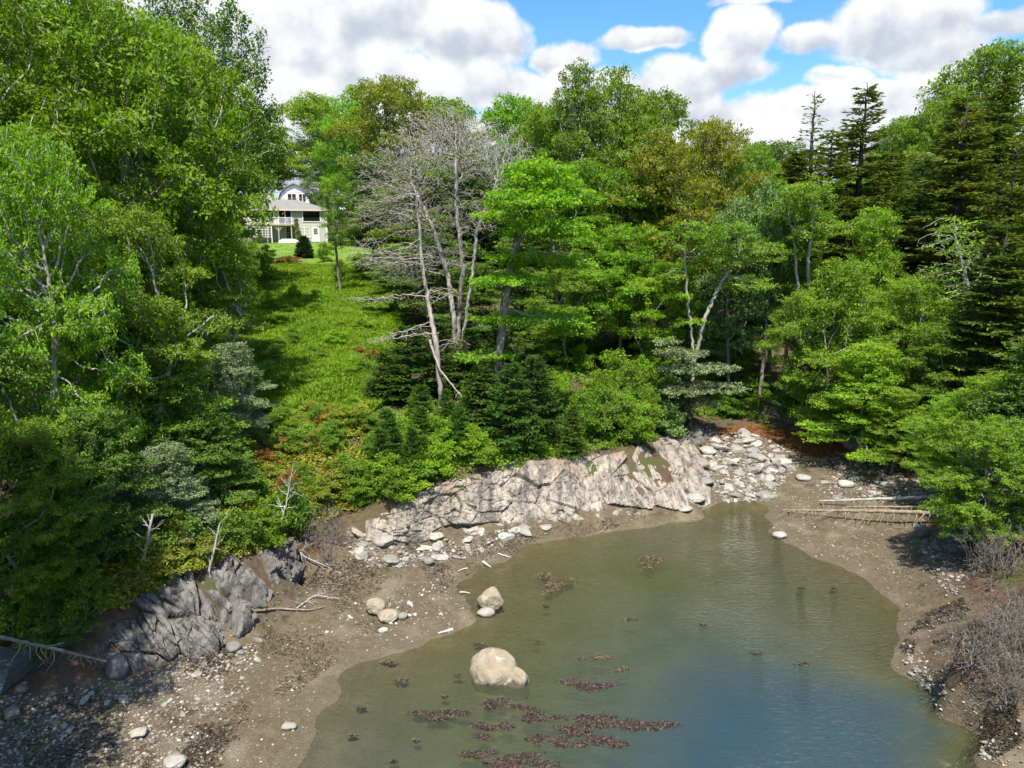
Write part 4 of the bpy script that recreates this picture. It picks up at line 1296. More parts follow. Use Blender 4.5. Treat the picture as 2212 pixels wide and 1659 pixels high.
# ------------------------------------------------------------------ boulders, stones, pebbles
def ico(sub):
    import bmesh
    bm = bmesh.new()
    bmesh.ops.create_icosphere(bm, subdivisions=sub, radius=1.0)
    V = np.array([v.co[:] for v in bm.verts])
    F = np.array([[v.index for v in f.verts] for f in bm.faces])
    bm.free()
    return V, F


ICO = {k: ico(k) for k in (1, 2, 3, 5)}


def rock_shape(seed, sub, nplanes=11, angular=.75, flat=.6, rough=.05):
    rs = np.random.RandomState(seed)
    V, F = ICO[sub]
    n = rs.normal(0, 1, (nplanes, 3)); n /= np.linalg.norm(n, axis=1, keepdims=True)
    d_ = rs.uniform(.62, 1.0, nplanes)
    dots = V @ n.T
    r = np.where(dots > .05, d_[None] / np.maximum(dots, .05), 9).min(1)
    r = np.minimum(r, 1.15) * angular + (1 - angular) * .95
    r = r + rough * 1.3 * fbm(V * 1.1 + seed, 2, seed) + rough * fbm(V * 2.2 + seed, 4, seed) + rough * .4 * fbm(V * 7 + seed, 3, seed)
    return V * r[:, None] * np.array((1, rs.uniform(.72, 1), flat)), F


def boulder(seed, px, py, wpx, hpx, label, mat='boulder', sub=5, angular=.35, name='boulder', group=None, sink=.15, npl=9, rz=None, ry=.85):
    """px, py: the foot of the stone in the picture"""
    q = gp(px, py)
    if q.z < 0: q = Vector((*ray_z(px, py, 0), gz(*ray_z(px, py, 0))))
    k = q.y / FP * 1.02
    V, F = rock_shape(seed, sub, npl, angular, 1.0, .085)
    V = V / np.abs(V).max(0)
    W2 = wpx * k / 2
    top = max(q.z, 0) + hpx * k * .92
    h = (top - q.z) * (1 + sink)
    V = V * np.array((W2, W2 * ry, h / 2)) + np.array((0, 0, h / 2 - h * sink / (1 + sink)))
    o = obj(name, mesh_np(name, V, [F], M[mat] if isinstance(mat, str) else mat, smooth=True))
    o.location = (q.x, q.y + W2 * .6, q.z)
    if rz is not None: o.rotation_euler[2] = rz
    return tag(o, label, 'boulder' if name == 'boulder' else 'stone', group)


bt = boulder_mat('boulder_cap_low', .55, -.2)
bt2 = boulder_mat('boulder_weedy', .62, .22)
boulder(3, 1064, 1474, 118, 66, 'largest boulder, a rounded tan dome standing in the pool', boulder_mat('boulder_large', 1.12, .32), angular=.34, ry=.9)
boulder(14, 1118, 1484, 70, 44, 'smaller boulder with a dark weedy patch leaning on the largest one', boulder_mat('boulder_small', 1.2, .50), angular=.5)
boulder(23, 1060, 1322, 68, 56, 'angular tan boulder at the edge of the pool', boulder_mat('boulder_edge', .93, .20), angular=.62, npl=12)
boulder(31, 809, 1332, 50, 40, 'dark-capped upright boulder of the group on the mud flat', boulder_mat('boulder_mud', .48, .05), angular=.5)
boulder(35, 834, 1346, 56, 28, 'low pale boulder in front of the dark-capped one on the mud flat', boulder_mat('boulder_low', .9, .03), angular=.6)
boulder(37, 868, 1340, 30, 18, 'small pale stone at the right end of the mud flat group', 'stone', 3, .7, 'stone')
boulder(41, 1048, 1330, 46, 15, 'flat stones wedged under the angular boulder at the pool edge', 'stone', 3, .7, 'stone')
boulder(43, 1687, 1165, 33, 15, 'white flattish rock alone on the mud right of the inlet', M['white_stone'] if 'white_stone' in M else 'stone', 3, .75, 'stone')
boulder(47, 246, 1470, 58, 56, 'big grey block at the foot of the shaded rock face', 'stone_dark', 5, .6)
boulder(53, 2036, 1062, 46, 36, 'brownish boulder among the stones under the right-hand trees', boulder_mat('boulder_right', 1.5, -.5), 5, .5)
boulder(59, 1858, 975, 72, 32, 'long dark boulder in the shade at the top of the right shore', 'stone_dark', 5, .5)
boulder(61, 1995, 1160, 34, 28, 'grey boulder beside the thick end of the fallen trunk', 'stone_dark', 5, .5)
boulder(67, 295, 1598, 44, 22, 'flat pale boulder in the middle of the pebble beach', 'stone', 5, .8)
boulder(71, 372, 1668, 56, 30, 'pale boulder cut off by the bottom edge of the photo', 'stone', 5, .8)
boulder(73, 622, 1580, 36, 15, 'low stone skirted with dark weed on the mud near the water', 'stone', 3, .8, 'stone')
boulder(79, 541, 1345, 30, 22, 'grey stone by the end of the rock face', 'stone_dark', 3, .5, 'stone')
boulder(83, 500, 1412, 38, 24, 'grey stone split off the foot of the rock face', 'stone_dark', 3, .6, 'stone')
boulder(89, 902, 1166, 52, 28, 'rounded brown-grey boulder below the left end of the pale ledge', boulder_mat('boulder_foot', 1.2, -.5), 5, .5)
boulder(97, 940, 1172, 40, 22, 'grey wedge-shaped boulder right of the rounded one below the ledge', 'stone', 5, .75)
boulder(101, 830, 1185, 62, 30, 'wide pale slab of broken rock below the ledge end', 'stone', 5, .8)
boulder(103, 905, 1192, 74, 18, 'long low grey slab below the rounded boulder', 'stone', 5, .8)
boulder(107, 838, 1225, 50, 22, 'tilted grey slab at the top of the mud flat', 'stone', 5, .85)
boulder(109, 926, 1222, 28, 20, 'pale angular stone on the weedy mud', 'stone', 3, .85, 'stone')
boulder(113, 20, 1560, 44, 36, 'dark angular block at the left edge of the pebble beach', 'stone_dark', 5, .8)
boulder(127, 40, 1500, 30, 20, 'dark rounded stone below the old green boat', 'stone_dark', 3, .5, 'stone')
boulder(131, 1738, 1040, 36, 13, 'wide flat pale stone on the brown mud of the right shore', 'stone', 3, .6, 'stone')
boulder(137, 1830, 1055, 38, 18, 'lumpy pale boulder of the right shore stones', 'stone', 3, .5, 'stone')

for i, (px, py, wpx, hpx, lb) in enumerate([(1502, 1086, 54, 22, 'broad pale slab at the water end of the ledge'), (1525, 1052, 46, 20, 'pale slab between the ledge and the cobbles'), (1512, 1015, 50, 24, 'tilted slab against the right end of the ledge'),
                                            (1532, 985, 40, 20, 'pale block at the top right corner of the ledge'), (1555, 1022, 42, 16, 'large flat slab at the left of the cobble heap'), (1480, 1108, 40, 13, 'low pale rock at the water below the ledge end'),
                                            (1015, 1158, 46, 20, 'pale block broken off the middle foot of the ledge'), (1180, 1146, 34, 12, 'flat pale rock half buried below the middle of the ledge'), (1640, 1000, 44, 20, 'largest pale slab in the cobble heap'), (1690, 1008, 50, 18, 'long pale slab at the right side of the cobble heap')]):
    boulder(151 + 6 * i, px, py, wpx, hpx, lb, 'stone', 5, .9, npl=10)
STONES = [mesh_np('stone', *(lambda a: (a[0], [a[1]]))(rock_shape(300 + i, 3, 9, .97, [.4, .55, .36, .62, .46][i % 5], .03)), M['stone'], smooth=False) for i in range(10)]


def scatter(poly, n, rs):
    P = np.array(poly, float)
    out = []
    while len(out) < n:
        c = rs.uniform(P.min(0), P.max(0), (n * 3, 2))
        out += [tuple(q) for q in c[in_poly(c[:, 0], c[:, 1], P)]]
    return out[:n]


def fast_gp(pts):
    """many sight lines at once onto the ground"""
    pts = np.array(pts, float)
    a, b = (pts[:, 0] - CX) / FP, (CY - pts[:, 1]) / FP
    D = np.stack([a, math.cos(PITCH) + b * math.sin(PITCH), -math.sin(PITCH) + b * math.cos(PITCH)], 1)
    t = (0.4 - CAM_H) / D[:, 2]
    for _ in range(7):
        t = (ground(D[:, 0] * t, D[:, 1] * t) - CAM_H) / D[:, 2] * .6 + t * .4
    x, y = D[:, 0] * t, D[:, 1] * t
    return np.stack([x, y, ground(x, y)], 1)


REG = {
    'cobble': [(1505, 1000), (1520, 955), (1570, 935), (1640, 940), (1720, 985), (1725, 1005), (1690, 1045), (1660, 1085), (1570, 1086), (1525, 1050)],
    'right': [(1760, 1050), (1860, 1000), (1950, 1030), (2060, 1060), (2080, 1085), (1980, 1090), (1880, 1085), (1800, 1085)],
    'rightfar': [(1740, 1000), (1850, 965), (1960, 1010), (1900, 1030), (1800, 1015)],
    'ledgefoot': [(755, 1130), (800, 1165), (900, 1185), (1010, 1152), (1150, 1138), (1090, 1180), (1010, 1205), (900, 1225), (790, 1225), (740, 1180)],
    'beach': [(0, 1510), (120, 1490), (250, 1470), (360, 1440), (520, 1420), (540, 1500), (440, 1560), (470, 1660), (0, 1660)],
    'beachfoot': [(330, 1440), (500, 1410), (560, 1380), (560, 1450), (400, 1470)],
    'bank': [(1945, 1390), (1985, 1400), (2060, 1500), (2150, 1600), (2180, 1659), (2125, 1640), (2060, 1565), (2000, 1505), (1955, 1440)],
    'bankhigh': [(1985, 1165), (2080, 1160), (2120, 1230), (2060, 1290), (1990, 1230)],
    'mud': [(660, 1380), (800, 1370), (960, 1340), (1000, 1250), (1060, 1215), (960, 1215), (760, 1300), (640, 1350)],
}
rs = np.random.RandomState(9)
SPEC = [('cobble', 100, (12, 40), 'pale angular cobble in the heap of stones at the head of the inlet', 'cobbles heaped at the head of the inlet', 'stone'),
        ('right', 42, (9, 30), 'pale stone in the band of stones above the fallen trunks', 'stones above the fallen trunks', 'stone'),
        ('rightfar', 16, (8, 22), 'stone lying in the shade at the back of the right shore', 'stones at the back of the right shore', 'stone_dark'),
        ('ledgefoot', 46, (12, 44), 'broken angular stone below the pale ledge', 'broken stones below the pale ledge', 'stone'),
        ('beach', 34, (10, 26), 'grey stone among the pebbles of the shaded left beach', 'stones of the shaded left beach', 'stone'),
        ('beachfoot', 16, (10, 26), 'pale stone at the foot of the shaded rock face', 'stones at the foot of the rock face', 'stone'),
        ('bank', 30, (10, 24), 'stone along the weedy waterline of the right bank', 'stones along the right waterline', 'stone'),
        ('bankhigh', 22, (12, 34), 'grey stone on the slope below the right-hand fallen trunks', 'stones on the right slope', 'stone_dark'),
        ('mud', 14, (8, 20), 'small white stone scattered on the open mud flat', 'white stones on the mud flat', 'white_stone')]


def white_stone():
    m_, g = new_mat('white_stone')
    tc = g.n('ShaderNodeTexCoord').outputs['Object']
    col = g.mix(g.rng(g.noise(tc, 3, 5, .6), .3, .7), (.30, .28, .24), (.46, .44, .39))
    bp = g.n('ShaderNodeBump', {'Strength': .5, 'Distance': .03, 'Height': g.noise(tc, 9, 5, .6)})
    g.n('ShaderNodeOutputMaterial', {0: g.n('ShaderNodeBsdfPrincipled', {'Base Color': col, 'Roughness': .8, 'Normal': bp.outputs[0]}).outputs[0]})
    return m_


M['white_stone'] = white_stone()
for reg, n, (s0, s1), lab, grp, mt in SPEC:
    for i, q in enumerate(fast_gp(scatter(REG[reg], n, rs))):
        s_ = s0 + (s1 - s0) * rs.random() ** 2.4
        k = q[1] / FP * s_ / 2
        o = obj('stone', STONES[rs.randint(10)])
        o.location = (q[0], q[1], q[2] + k * .12)
        o.scale = (k * rs.uniform(.8, 1.25), k * rs.uniform(.8, 1.1), k * rs.uniform(.8, 1.25))
        o.rotation_euler = (rs.normal(0, .25), rs.normal(0, .25), rs.uniform(0, 6.28))
        if mt != 'stone':
            o.material_slots[0].link = 'OBJECT'; o.material_slots[0].material = M[mt]
        tag(o, lab, 'stone', grp)


def var_mat(name, c1, c2, c3, rough=.85, trans=0.0, spec=.25):
    m_, g = new_mat(name)
    at = g.n('ShaderNodeAttribute', attribute_name='rnd').outputs['Fac']
    P = g.n('ShaderNodeNewGeometry').outputs['Position']
    col = g.mix(g.rng(at, 0, .6), c1, c2)
    col = g.mix(g.rng(at, .6, 1.0), col, c3)
    col = g.mix(g.rng(g.noise(P, 30, 3, .6), .3, .7), g.mix(1.0, col, (.75, .75, .75), 'MULTIPLY'), col)
    sh_ = g.n('ShaderNodeBsdfPrincipled', {'Base Color': col, 'Roughness': rough, 'Specular IOR Level': spec}).outputs[0]
    g.n('ShaderNodeOutputMaterial', {0: sh_})
    return m_


def pebbles():
    rs = np.random.RandomState(31)
    V0, F0 = ICO[1]
    pos, siz = [], []
    for reg, n, s0, s1 in (('cobble', 3000, 2.5, 11), ('right', 1300, 2, 10), ('rightfar', 500, 2, 9), ('ledgefoot', 1500, 2, 11), ('beach', 5200, 2, 11), ('beachfoot', 500, 2, 10), ('bank', 1100, 2, 10), ('bankhigh', 500, 3, 12), ('mud', 260, 2, 7)):
        q = fast_gp(scatter(REG[reg], n, rs))
        if reg in ('beach', 'ledgefoot', 'right', 'bank'):
            kp = fbm(q * np.array((1, 1, 0)) * .8, 3, 40) > rs.uniform(-.6, .15, len(q)) - (.1 if reg != 'beach' else .25)
            q = q[kp]
        s_ = s0 + (s1 - s0) * rs.random(len(q)) ** 3
        pos.append(q); siz.append(q[:, 1] / FP * s_ / 2)
    q = TV[(TV[:, 2] > .02) & (TV[:, 2] < .9) & (TV[:, 1] < 45) & (TV[:, 1] > 12) & (np.abs(TV[:, 0]) < 19)]
    q = q[rs.choice(len(q), 9000)] + rs.uniform(-.09, .09, (9000, 3)) * np.array((1, 1, 0))
    pos.append(q); siz.append(.010 + .035 * rs.random(len(q)) ** 2.5)
    pos, siz = np.concatenate(pos), np.concatenate(siz)
    n = len(pos)
    sc = siz[:, None] * rs.uniform(.65, 1.3, (n, 3)) * np.array((1, 1, .62))
    a = rs.uniform(0, 6.28, n)
    jit = 1 + rs.uniform(-.28, .18, (n, len(V0), 1))
    P = V0[None] * jit * sc[:, None]
    x = P[..., 0] * np.cos(a)[:, None] - P[..., 1] * np.sin(a)[:, None]
    y = P[..., 0] * np.sin(a)[:, None] + P[..., 1] * np.cos(a)[:, None]
    P = np.stack([x, y, P[..., 2]], -1) + pos[:, None] + np.array((0, 0, 1)) * (sc[:, None, 2:] * .25)
    F = F0[None] + (np.arange(n) * len(V0))[:, None, None]
    mt = var_mat('pebble', (.13, .112, .088), (.25, .225, .185), (.43, .41, .36))
    o = obj('pebbles', mesh_np('pebbles', P.reshape(-1, 3), [F.reshape(-1, 3)], mt, attrs={'rnd': np.repeat(rs.random(n) ** 1.6, len(F0))}))
    tag(o, 'pebbles and small stones strewn over the shore', 'pebbles', kind='stuff')


pebbles()

# ------------------------------------------------------------------ the grey house
def shingle_mat():
    m_, g = new_mat('roof_shingles')
    tc = g.n('ShaderNodeTexCoord').outputs['Object']
    br = g.n('ShaderNodeTexBrick', {'Vector': g.vm('MULTIPLY', tc, (1, 1, 1)), 'Scale': 3.2, 'Color1': (.215, .20, .185, 1), 'Color2': (.175, .165, .155, 1), 'Mortar': (.12, .115, .11, 1), 'Mortar Size': .012})
    col = g.mix(g.rng(g.noise(tc, 1.4, 5, .6), .35, .65), br.outputs[0], g.mix(1.0, br.outputs[0], (.86, .86, .88), 'MULTIPLY'))
    g.n('ShaderNodeOutputMaterial', {0: g.n('ShaderNodeBsdfPrincipled', {'Base Color': col, 'Roughness': .9}).outputs[0]})
    return m_


def siding_mat(name, c, scale=18.0, ax=0):
    m_, g = new_mat(name)
    tc = g.n('ShaderNodeTexCoord').outputs['Object']
    w_ = g.n('ShaderNodeSeparateXYZ', {0: tc}).outputs[ax]
    gr = g.m('PINGPONG', g.m('MULTIPLY', w_, scale / 6), .5)
    col = g.mix(g.rng(gr, 0.0, 0.06), tuple(q * .6 for q in c), c)
    col = g.mix(g.rng(g.noise(tc, 2, 5, .6), .3, .7), col, g.mix(1.0, col, (.9, .9, .9), 'MULTIPLY'))
    bp = g.n('ShaderNodeBump', {'Strength': .4, 'Distance': .02, 'Height': g.rng(gr, 0, .08)})
    g.n('ShaderNodeOutputMaterial', {0: g.n('ShaderNodeBsdfPrincipled', {'Base Color': col, 'Roughness': .7, 'Normal': bp.outputs[0]}).outputs[0]})
    return m_


M['shingle'] = shingle_mat()
M['siding'] = siding_mat('grey_siding', (.43, .415, .39))
M['clapboard'] = siding_mat('white_clapboard', (.78, .77, .74), 30, 2)
M['trim'] = plain_mat('white_trim_paint', (.66, .655, .63), .5, .05)
M['cream'] = plain_mat('cream_trim_paint', (.50, .47, .40), .55, .06)
M['deckwood'] = plain_mat('weathered_deck_wood', (.36, .32, .28), .8, .2, 6, stretch=(1, 6, 6))
M['inside'] = plain_mat('dim_room_wall', (.05, .045, .04), .9, .2, 1)
M['white_hull'] = plain_mat('white_boat_paint', (.52, .52, .51), .45, .05)
M['green_hull'] = plain_mat('weathered_green_boat_paint', (.050, .062, .055), .75, .45, 5, stretch=(.4, 2, 2), bump=.3)
M['teal_hull'] = plain_mat('scuffed_teal_boat_paint', (.030, .070, .075), .7, .6, 4, stretch=(.4, 2, 2), bump=.3)
M['metal'] = plain_mat('grey_metal', (.4, .4, .4), .4, .1, metallic=.8)
M['blue_cloth'] = plain_mat('violet_chair_fabric', (.12, .11, .30), .8, .1)
M['amber'] = plain_mat('amber_lamp_glass', (.55, .26, .08), .3, .1)


def glass_mat(name='window_glass', tint=(.012, .016, .018)):
    m_, g = new_mat(name)
    g.n('ShaderNodeOutputMaterial', {0: g.n('ShaderNodeBsdfPrincipled', {'Base Color': tint, 'Roughness': .04, 'Specular IOR Level': .8, 'IOR': 1.5}).outputs[0]})
    return m_


M['glass'] = glass_mat()
M['glass_pale'] = glass_mat('curtained_glass', (.42, .42, .40))
HY = 108.0
hx = float(ray_Y(708, 521, HY)[0])
HZ = float(ray_Y(708, 523, HY)[2])
house = thing('grey_house', 'grey two-storey house with a hip roof, deck and white-framed windows above the lawn', 'house', (hx, HY, HZ), R(10))
W_ = 15.5
mb = MB()
mb.b2((-W_, 0, -1.2), (0, 8, 4.72))
wall = mb.build('wall', M['siding'], house)
mb = MB()
mb.b2((-.16, -.03, 0), (.03, .2, 4.7)).b2((-W_, -.035, 2.36), (-.16, -.004, 2.46))
mb.build('corner_trim', M['trim'], house)
x0, x1, y0, y1, ze, zr = -W_ - .5, .5, -.45, 8.4, 4.66, 6.3
ym = (y0 + y1) / 2
rx0, rx1 = x0 + 4.9, x1 - 4.9
mb = MB()
A_, B_, C_, D_, E_, F__ = (x0, y0, ze), (x1, y0, ze), (x1, y1, ze), (x0, y1, ze), (rx0, ym, zr), (rx1, ym, zr)
mb.poly([A_, B_, F__, E_]).poly([B_, C_, F__]).poly([C_, D_, E_, F__]).poly([D_, A_, E_])
roof = mb.build('roof', M['shingle'], house)
mb = MB()
mb.b2((x0, y0 - .03, ze - .22), (x1, y0 + .02, ze + .02)).b2((x1 - .02, y0 + .02, ze - .22), (x1 + .03, y1, ze + .02)).b2((x0 - .03, y0 + .02, ze - .22), (x0 + .02, y1, ze + .02))
mb.b2((x0 + .02, y0 + .02, ze - .06), (x1 - .02, 0, ze - .02))
mb.build('fascia', M['cream'], roof)


def window(parent, x0, x1, z0, z1, y, panes=1, rows=1, fr=.11, name='window', glass='glass', framem='trim', bars=0):
    w_ = MB()
    w_.b2((x0 - fr, y - .07, z1), (x1 + fr, y, z1 + fr)).b2((x0 - fr, y - .07, z0 - fr), (x1 + fr, y, z0)).b2((x0 - fr, y - .068, z0), (x0, y, z1)).b2((x1, y - .068, z0), (x1 + fr, y, z1))
    for i in range(1, panes):
        xx = x0 + (x1 - x0) * i / panes
        w_.b2((xx - .06, y - .06, z0), (xx + .06, y - .002, z1))
    for i in range(1, rows):
        zz = z0 + (z1 - z0) * i / rows
        w_.b2((x0, y - .045, zz - .025), (x1, y - .003, zz + .025))
    for i in range(1, bars):
        xx = x0 + (x1 - x0) * i / bars
        w_.b2((xx - .014, y - .042, z0), (xx + .014, y - .003, z1))
    o = w_.build(name, M[framem], parent)
    MB().b2((x0, y - .03, z0), (x1, y - .012, z1)).build('pane', M[glass], o)
    return o


window(house, -3.35, -.98, 2.98, 4.46, 0)
window(house, -6.72, -5.05, 2.5, 4.5, 0, 2, name='sliding_door')
window(house, -9.2, -7.5, 2.5, 4.5, 0, 2, name='sliding_door')
window(house, -13.6, -12.2, 2.9, 4.4, 0)
window(house, -3.98, -2.52, .74, 2.06, 0, 2, 3, glass='glass_pale', bars=4)
window(house, -5.75, -5.05, .2, 2.1, 0, 1, 5, name='french_door', framem='siding', bars=3)
dr = MB().b2((-2.1, -.05, .05), (-1.25, -.008, 2.08)).build('door', M['trim'], house)
MB().b2((-2.22, -.06, .02), (-2.1, 0, 2.2)).b2((-1.25, -.06, .02), (-1.13, 0, 2.2)).b2((-2.1, -.062, 2.08), (-1.25, 0, 2.2)).build('door_frame', M['trim'], dr)
MB().b2((-1.95, -.07, 1.15), (-1.4, -.052, 1.95)).build('pane', M['glass'], dr)
mb = MB()
for i in (1, 2): mb.b2((-1.95 + .55 * i / 3 - .015, -.082, 1.15), (-1.95 + .55 * i / 3 + .015, -.071, 1.95)).b2((-1.95, -.081, 1.15 + .8 * i / 3 - .015), (-1.4, -.072, 1.15 + .8 * i / 3 + .015))
mb.build('glazing_bar', M['trim'], dr)
MB().box((-1.32, -.09, 1.05), (.05, .06, .05)).build('handle', M['metal'], dr)
for x in (-9.75, -7.1, -4.75):
    MB().box((x, -.08, 4.1), (.13, .14, .22)).build('wall_lamp', M['amber'], house)
dk = MB().b2((-11.2, -2.1, 2.28), (-4.7, 0, 2.44)).build('deck', M['deckwood'], house)
mb = MB()
for x in (-11.05, -8.2, -6.62, -4.85):
    mb.b2((x - .07, -2.0, -.8), (x + .07, -1.86, 2.28))
    for s_ in (-1, 1):
        if x in (-6.62,): mb.bar((x, -1.93, 1.5), (x + s_ * .6, -1.93, 2.25), .1)
mb.build('deck_post', M['deckwood'], dk)
mb = MB()
mb.b2((-11.2, -2.1, 3.32), (-4.7, -2.02, 3.4)).b2((-11.2, -2.09, 2.55), (-4.7, -2.03, 2.6))
for i in range(46):
    x = -11.15 + i * .142
    mb.b2((x - .02, -2.08, 2.44), (x + .02, -2.04, 3.32))
for x in (-11.15, -8.0, -4.75): mb.b2((x - .06, -2.11, 2.44), (x + .06, -2.01, 3.45))
mb.build('railing', M['trim'], dk)
mb = MB()
for i in range(8): mb.b2((-10.4 + i * .4 - .035, -2.3, .6), (-10.4 + i * .4 + .035, -2.27, 2.1))
for i in range(5): mb.b2((-10.43, -2.33, .65 + i * .34 - .035), (-7.57, -2.301, .65 + i * .34 + .035))
for x in (-10.45, -7.55): mb.b2((x - .06, -2.32, -.7), (x + .06, -2.24, 2.15))
tr = mb.build('trellis', M['trim'], house)
mb = MB()
for i in range(9): mb.b2((-13.6 + i * .27, -2.0 - .0, 2.3 - i * .26), (-13.33 + i * .27, -1.0, 2.34 - i * .26))
mb.bar((-13.6, -1.97, 2.3), (-11.2, -1.97, -.1), .09).bar((-13.6, -1.02, 2.3), (-11.2, -1.02, -.1), .09)
mb.build('stair', M['deckwood'], house)


def on_house(x, y, z):
    return house.matrix_basis @ Vector((x, y, z))


for i, x in enumerate((-5.6, -9.9)):
    p = on_house(x, -1.2, 2.44)
    ch = thing('deck_chair', ['violet fabric chair on the deck in front of the right sliding door', 'violet fabric chair on the deck near the left sliding door'][i], 'chair', p, R(10 + 20 * i), 'chairs on the deck of the grey house')
    MB().b2((-.27, -.25, .38), (.27, .25, .44)).build('seat', M['blue_cloth'], ch)
    MB().box((0, .28, .72), (.54, .06, .6), rx=R(-12)).build('backrest', M['blue_cloth'], ch)
    for sx_ in (-.24, .24):
        for sy_ in (-.22, .22):
            MB().bar((sx_, sy_, 0), (sx_, sy_, .38), .04).build('leg', M['metal'], ch)
p = on_house(-9.2, -2.7, -.3)
plant('shrub', 1, 'bramble', p.x, p.y, 1.7, 1.2, 'thin vine-like shrub climbing the white trellis', None, 'shrub', 'shrub')

# upturned white rowing boat on the lawn
def hull_mesh(name, L, Wd, H, mat, smooth=True, transom=True):
    nu, nv = 22, 11
    V = []
    for i in range(nu):
        t = i / (nu - 1)
        wd = Wd / 2 * (1 - max(0, (t - .45) / .55) ** 2.2 * .96) * (.5 + .5 * min(1, t / .35) ** .6)
        hh = H * (.55 + .45 * min(1, t / .22) ** .7) * (1 - .6 * max(0, (t - .68) / .32) ** 2)
        for j in range(nv):
            a = math.pi * j / (nv - 1)
            c, s_ = math.cos(a), math.sin(a)
            V.append((L * (t - .5), wd * math.copysign(abs(c) ** .7, c), hh * abs(s_) ** .75))
    F = [[i * nv + j, i * nv + j + 1, (i + 1) * nv + j + 1, (i + 1) * nv + j] for i in range(nu - 1) for j in range(nv - 1)]
    me = bpy.data.meshes.new(name)
    k = len(V)
    F.append(list(range(nv - 1, -1, -1)))
    me.from_pydata(V, [], F)
    me.materials.append(M[mat])
    for p in me.polygons: p.use_smooth = smooth and len(p.vertices) == 4
    me.update()
    return me


bx = ray_Y(625, 524, 104)
boat = thing('rowing_boat', 'small white rowing boat lying upside down on the lawn before the house', 'boat', (bx[0], 104, gz(bx[0], 104) + .02), R(8))
obj('hull', hull_mesh('hull', 2.9, 1.25, .62, 'white_hull'), boat)
MB().b2((-1.1, -.03, .58), (.7, .03, .64)).build('keel', M['white_hull'], boat)
mb = MB()
for s_ in (-1, 1): mb.bar((-1.45, s_ * .56, .05), (0, s_ * .66, .05), .06).bar((0, s_ * .66, .05), (.9, s_ * .45, .05), .06)
mb.build('gunwale', M['trim'], boat)

# old green boat, upside down at the bottom left
q = gp(20, 1474)
gb = thing('old_boat', 'old flat-bottomed green boat lying upside down at the left edge of the beach', 'boat', (q.x - 1.05, q.y + .35, q.z), R(-4))
mb = MB()
n, Lb = 14, 3.0
for i in range(n):
    t0, t1 = i / n, (i + 1) / n
    def sec(t):
        x = -Lb + Lb * 1.42 * t
        wd = .62 - .12 * (1 - t) ** 2
        return x, wd, .42 + .03 * math.sin(t * 3)
    (xa, wa, ha), (xb, wb, hb) = sec(t0), sec(t1)
    mb.poly([(xa, -wa - .12, .02), (xb, -wb - .12, .02), (xb, -wb - .02, .17), (xa, -wa - .02, .17)])
side = mb.build('lower_side', M['teal_hull'], gb)
mb = MB()
for i in range(n):
    (xa, wa, ha), (xb, wb, hb) = sec(i / n), sec((i + 1) / n)
    mb.poly([(xa, -wa - .015, .182), (xb, -wb - .015, .182), (xb, -wb + .15, hb), (xa, -wa + .15, ha)])
    mb.poly([(xa, -wa + .15, ha), (xb, -wb + .15, hb), (xb, wb - .15, hb), (xa, wa - .15, ha)])
    mb.poly([(xa, wa - .15, ha), (xb, wb - .15, hb), (xb, wb + .12, .02), (xa, wa + .12, .02)])
xe, we, he = sec(1)
mb.poly([(xe, -we - .12, .02), (xe, we + .12, .02), (xe, we - .15, he), (xe, -we + .15, he)])
mb.build('hull', M['green_hull'], gb)
mb = MB()
for i in range(n):
    (xa, wa, ha), (xb, wb, hb) = sec(i / n), sec((i + 1) / n)
    mb.bar((xa, -wa - .03, .178), (xb, -wb - .03, .178), .022)
mb.build('rubbing_strake', M['drift'], gb)

# the white house behind, and the one hidden in the wood
bz = ray_Y(640, 397, 148)
h2x, h2z = bz[0] - .5, 18.9
h2 = thing('white_house', 'white house with a rounded barn-like gable rising behind the grey roof', 'house', (h2x, 148, h2z), R(6))
pf = [(-3.1, -1.5), (3.1, -1.5), (3.1, 3.2), (2.55, 4.7), (1.4, 5.9), (0, 6.5), (-1.4, 5.9), (-2.55, 4.7), (-3.1, 3.2)]
mb = MB()
mb.poly([(x, 0, z) for x, z in pf]).poly([(x, 9, z) for x, z in pf][::-1])
for (a, b) in zip(pf, pf[1:] + pf[:1]): mb.poly([(b[0], 0, b[1]), (a[0], 0, a[1]), (a[0], 9, a[1]), (b[0], 9, b[1])])
mb.build('wall', M['clapboard'], h2)
mb = MB()
rp = [(3.35, 3.0), (2.72, 4.8), (1.5, 6.08), (0, 6.72), (-1.5, 6.08), (-2.72, 4.8), (-3.35, 3.0)]
for a, b in zip(rp, rp[1:]):
    mb.poly([(a[0], -.45, a[1]), (b[0], -.45, b[1]), (b[0], 9.3, b[1]), (a[0], 9.3, a[1])])
    mb.poly([(a[0], -.46, a[1] - .2), (b[0], -.46, b[1] - .2), (b[0], -.46, b[1] + .02), (a[0], -.46, a[1] + .02)])
mb.build('roof', M['shingle'], h2)
window(h2, -1.3, .3, 3.1, 4.6, 0, 2, name='sliding_door')
window(h2, .9, 2.2, 3.1, 4.6, 0, 2, name='sliding_door')
dk2 = MB().b2((-3.1, -2.0, 2.6), (3.4, 0, 2.8)).build('deck', M['deckwood'], h2)
mb = MB().b2((-3.1, -2.0, 3.6), (3.4, -1.92, 3.7))
for i in range(6): mb.b2((-3.1 + i * 1.3 - .05, -1.99, 2.8), (-3.1 + i * 1.3 + .05, -1.93, 3.6))
mb.build('railing', M['drift'], dk2)
c3 = ray_Y(1420, 540, 78)
h3 = thing('white_cottage', 'white cottage only glimpsed through the leaves in the middle of the wood', 'house', (c3[0], 78, c3[2] - 2.2), R(-8))
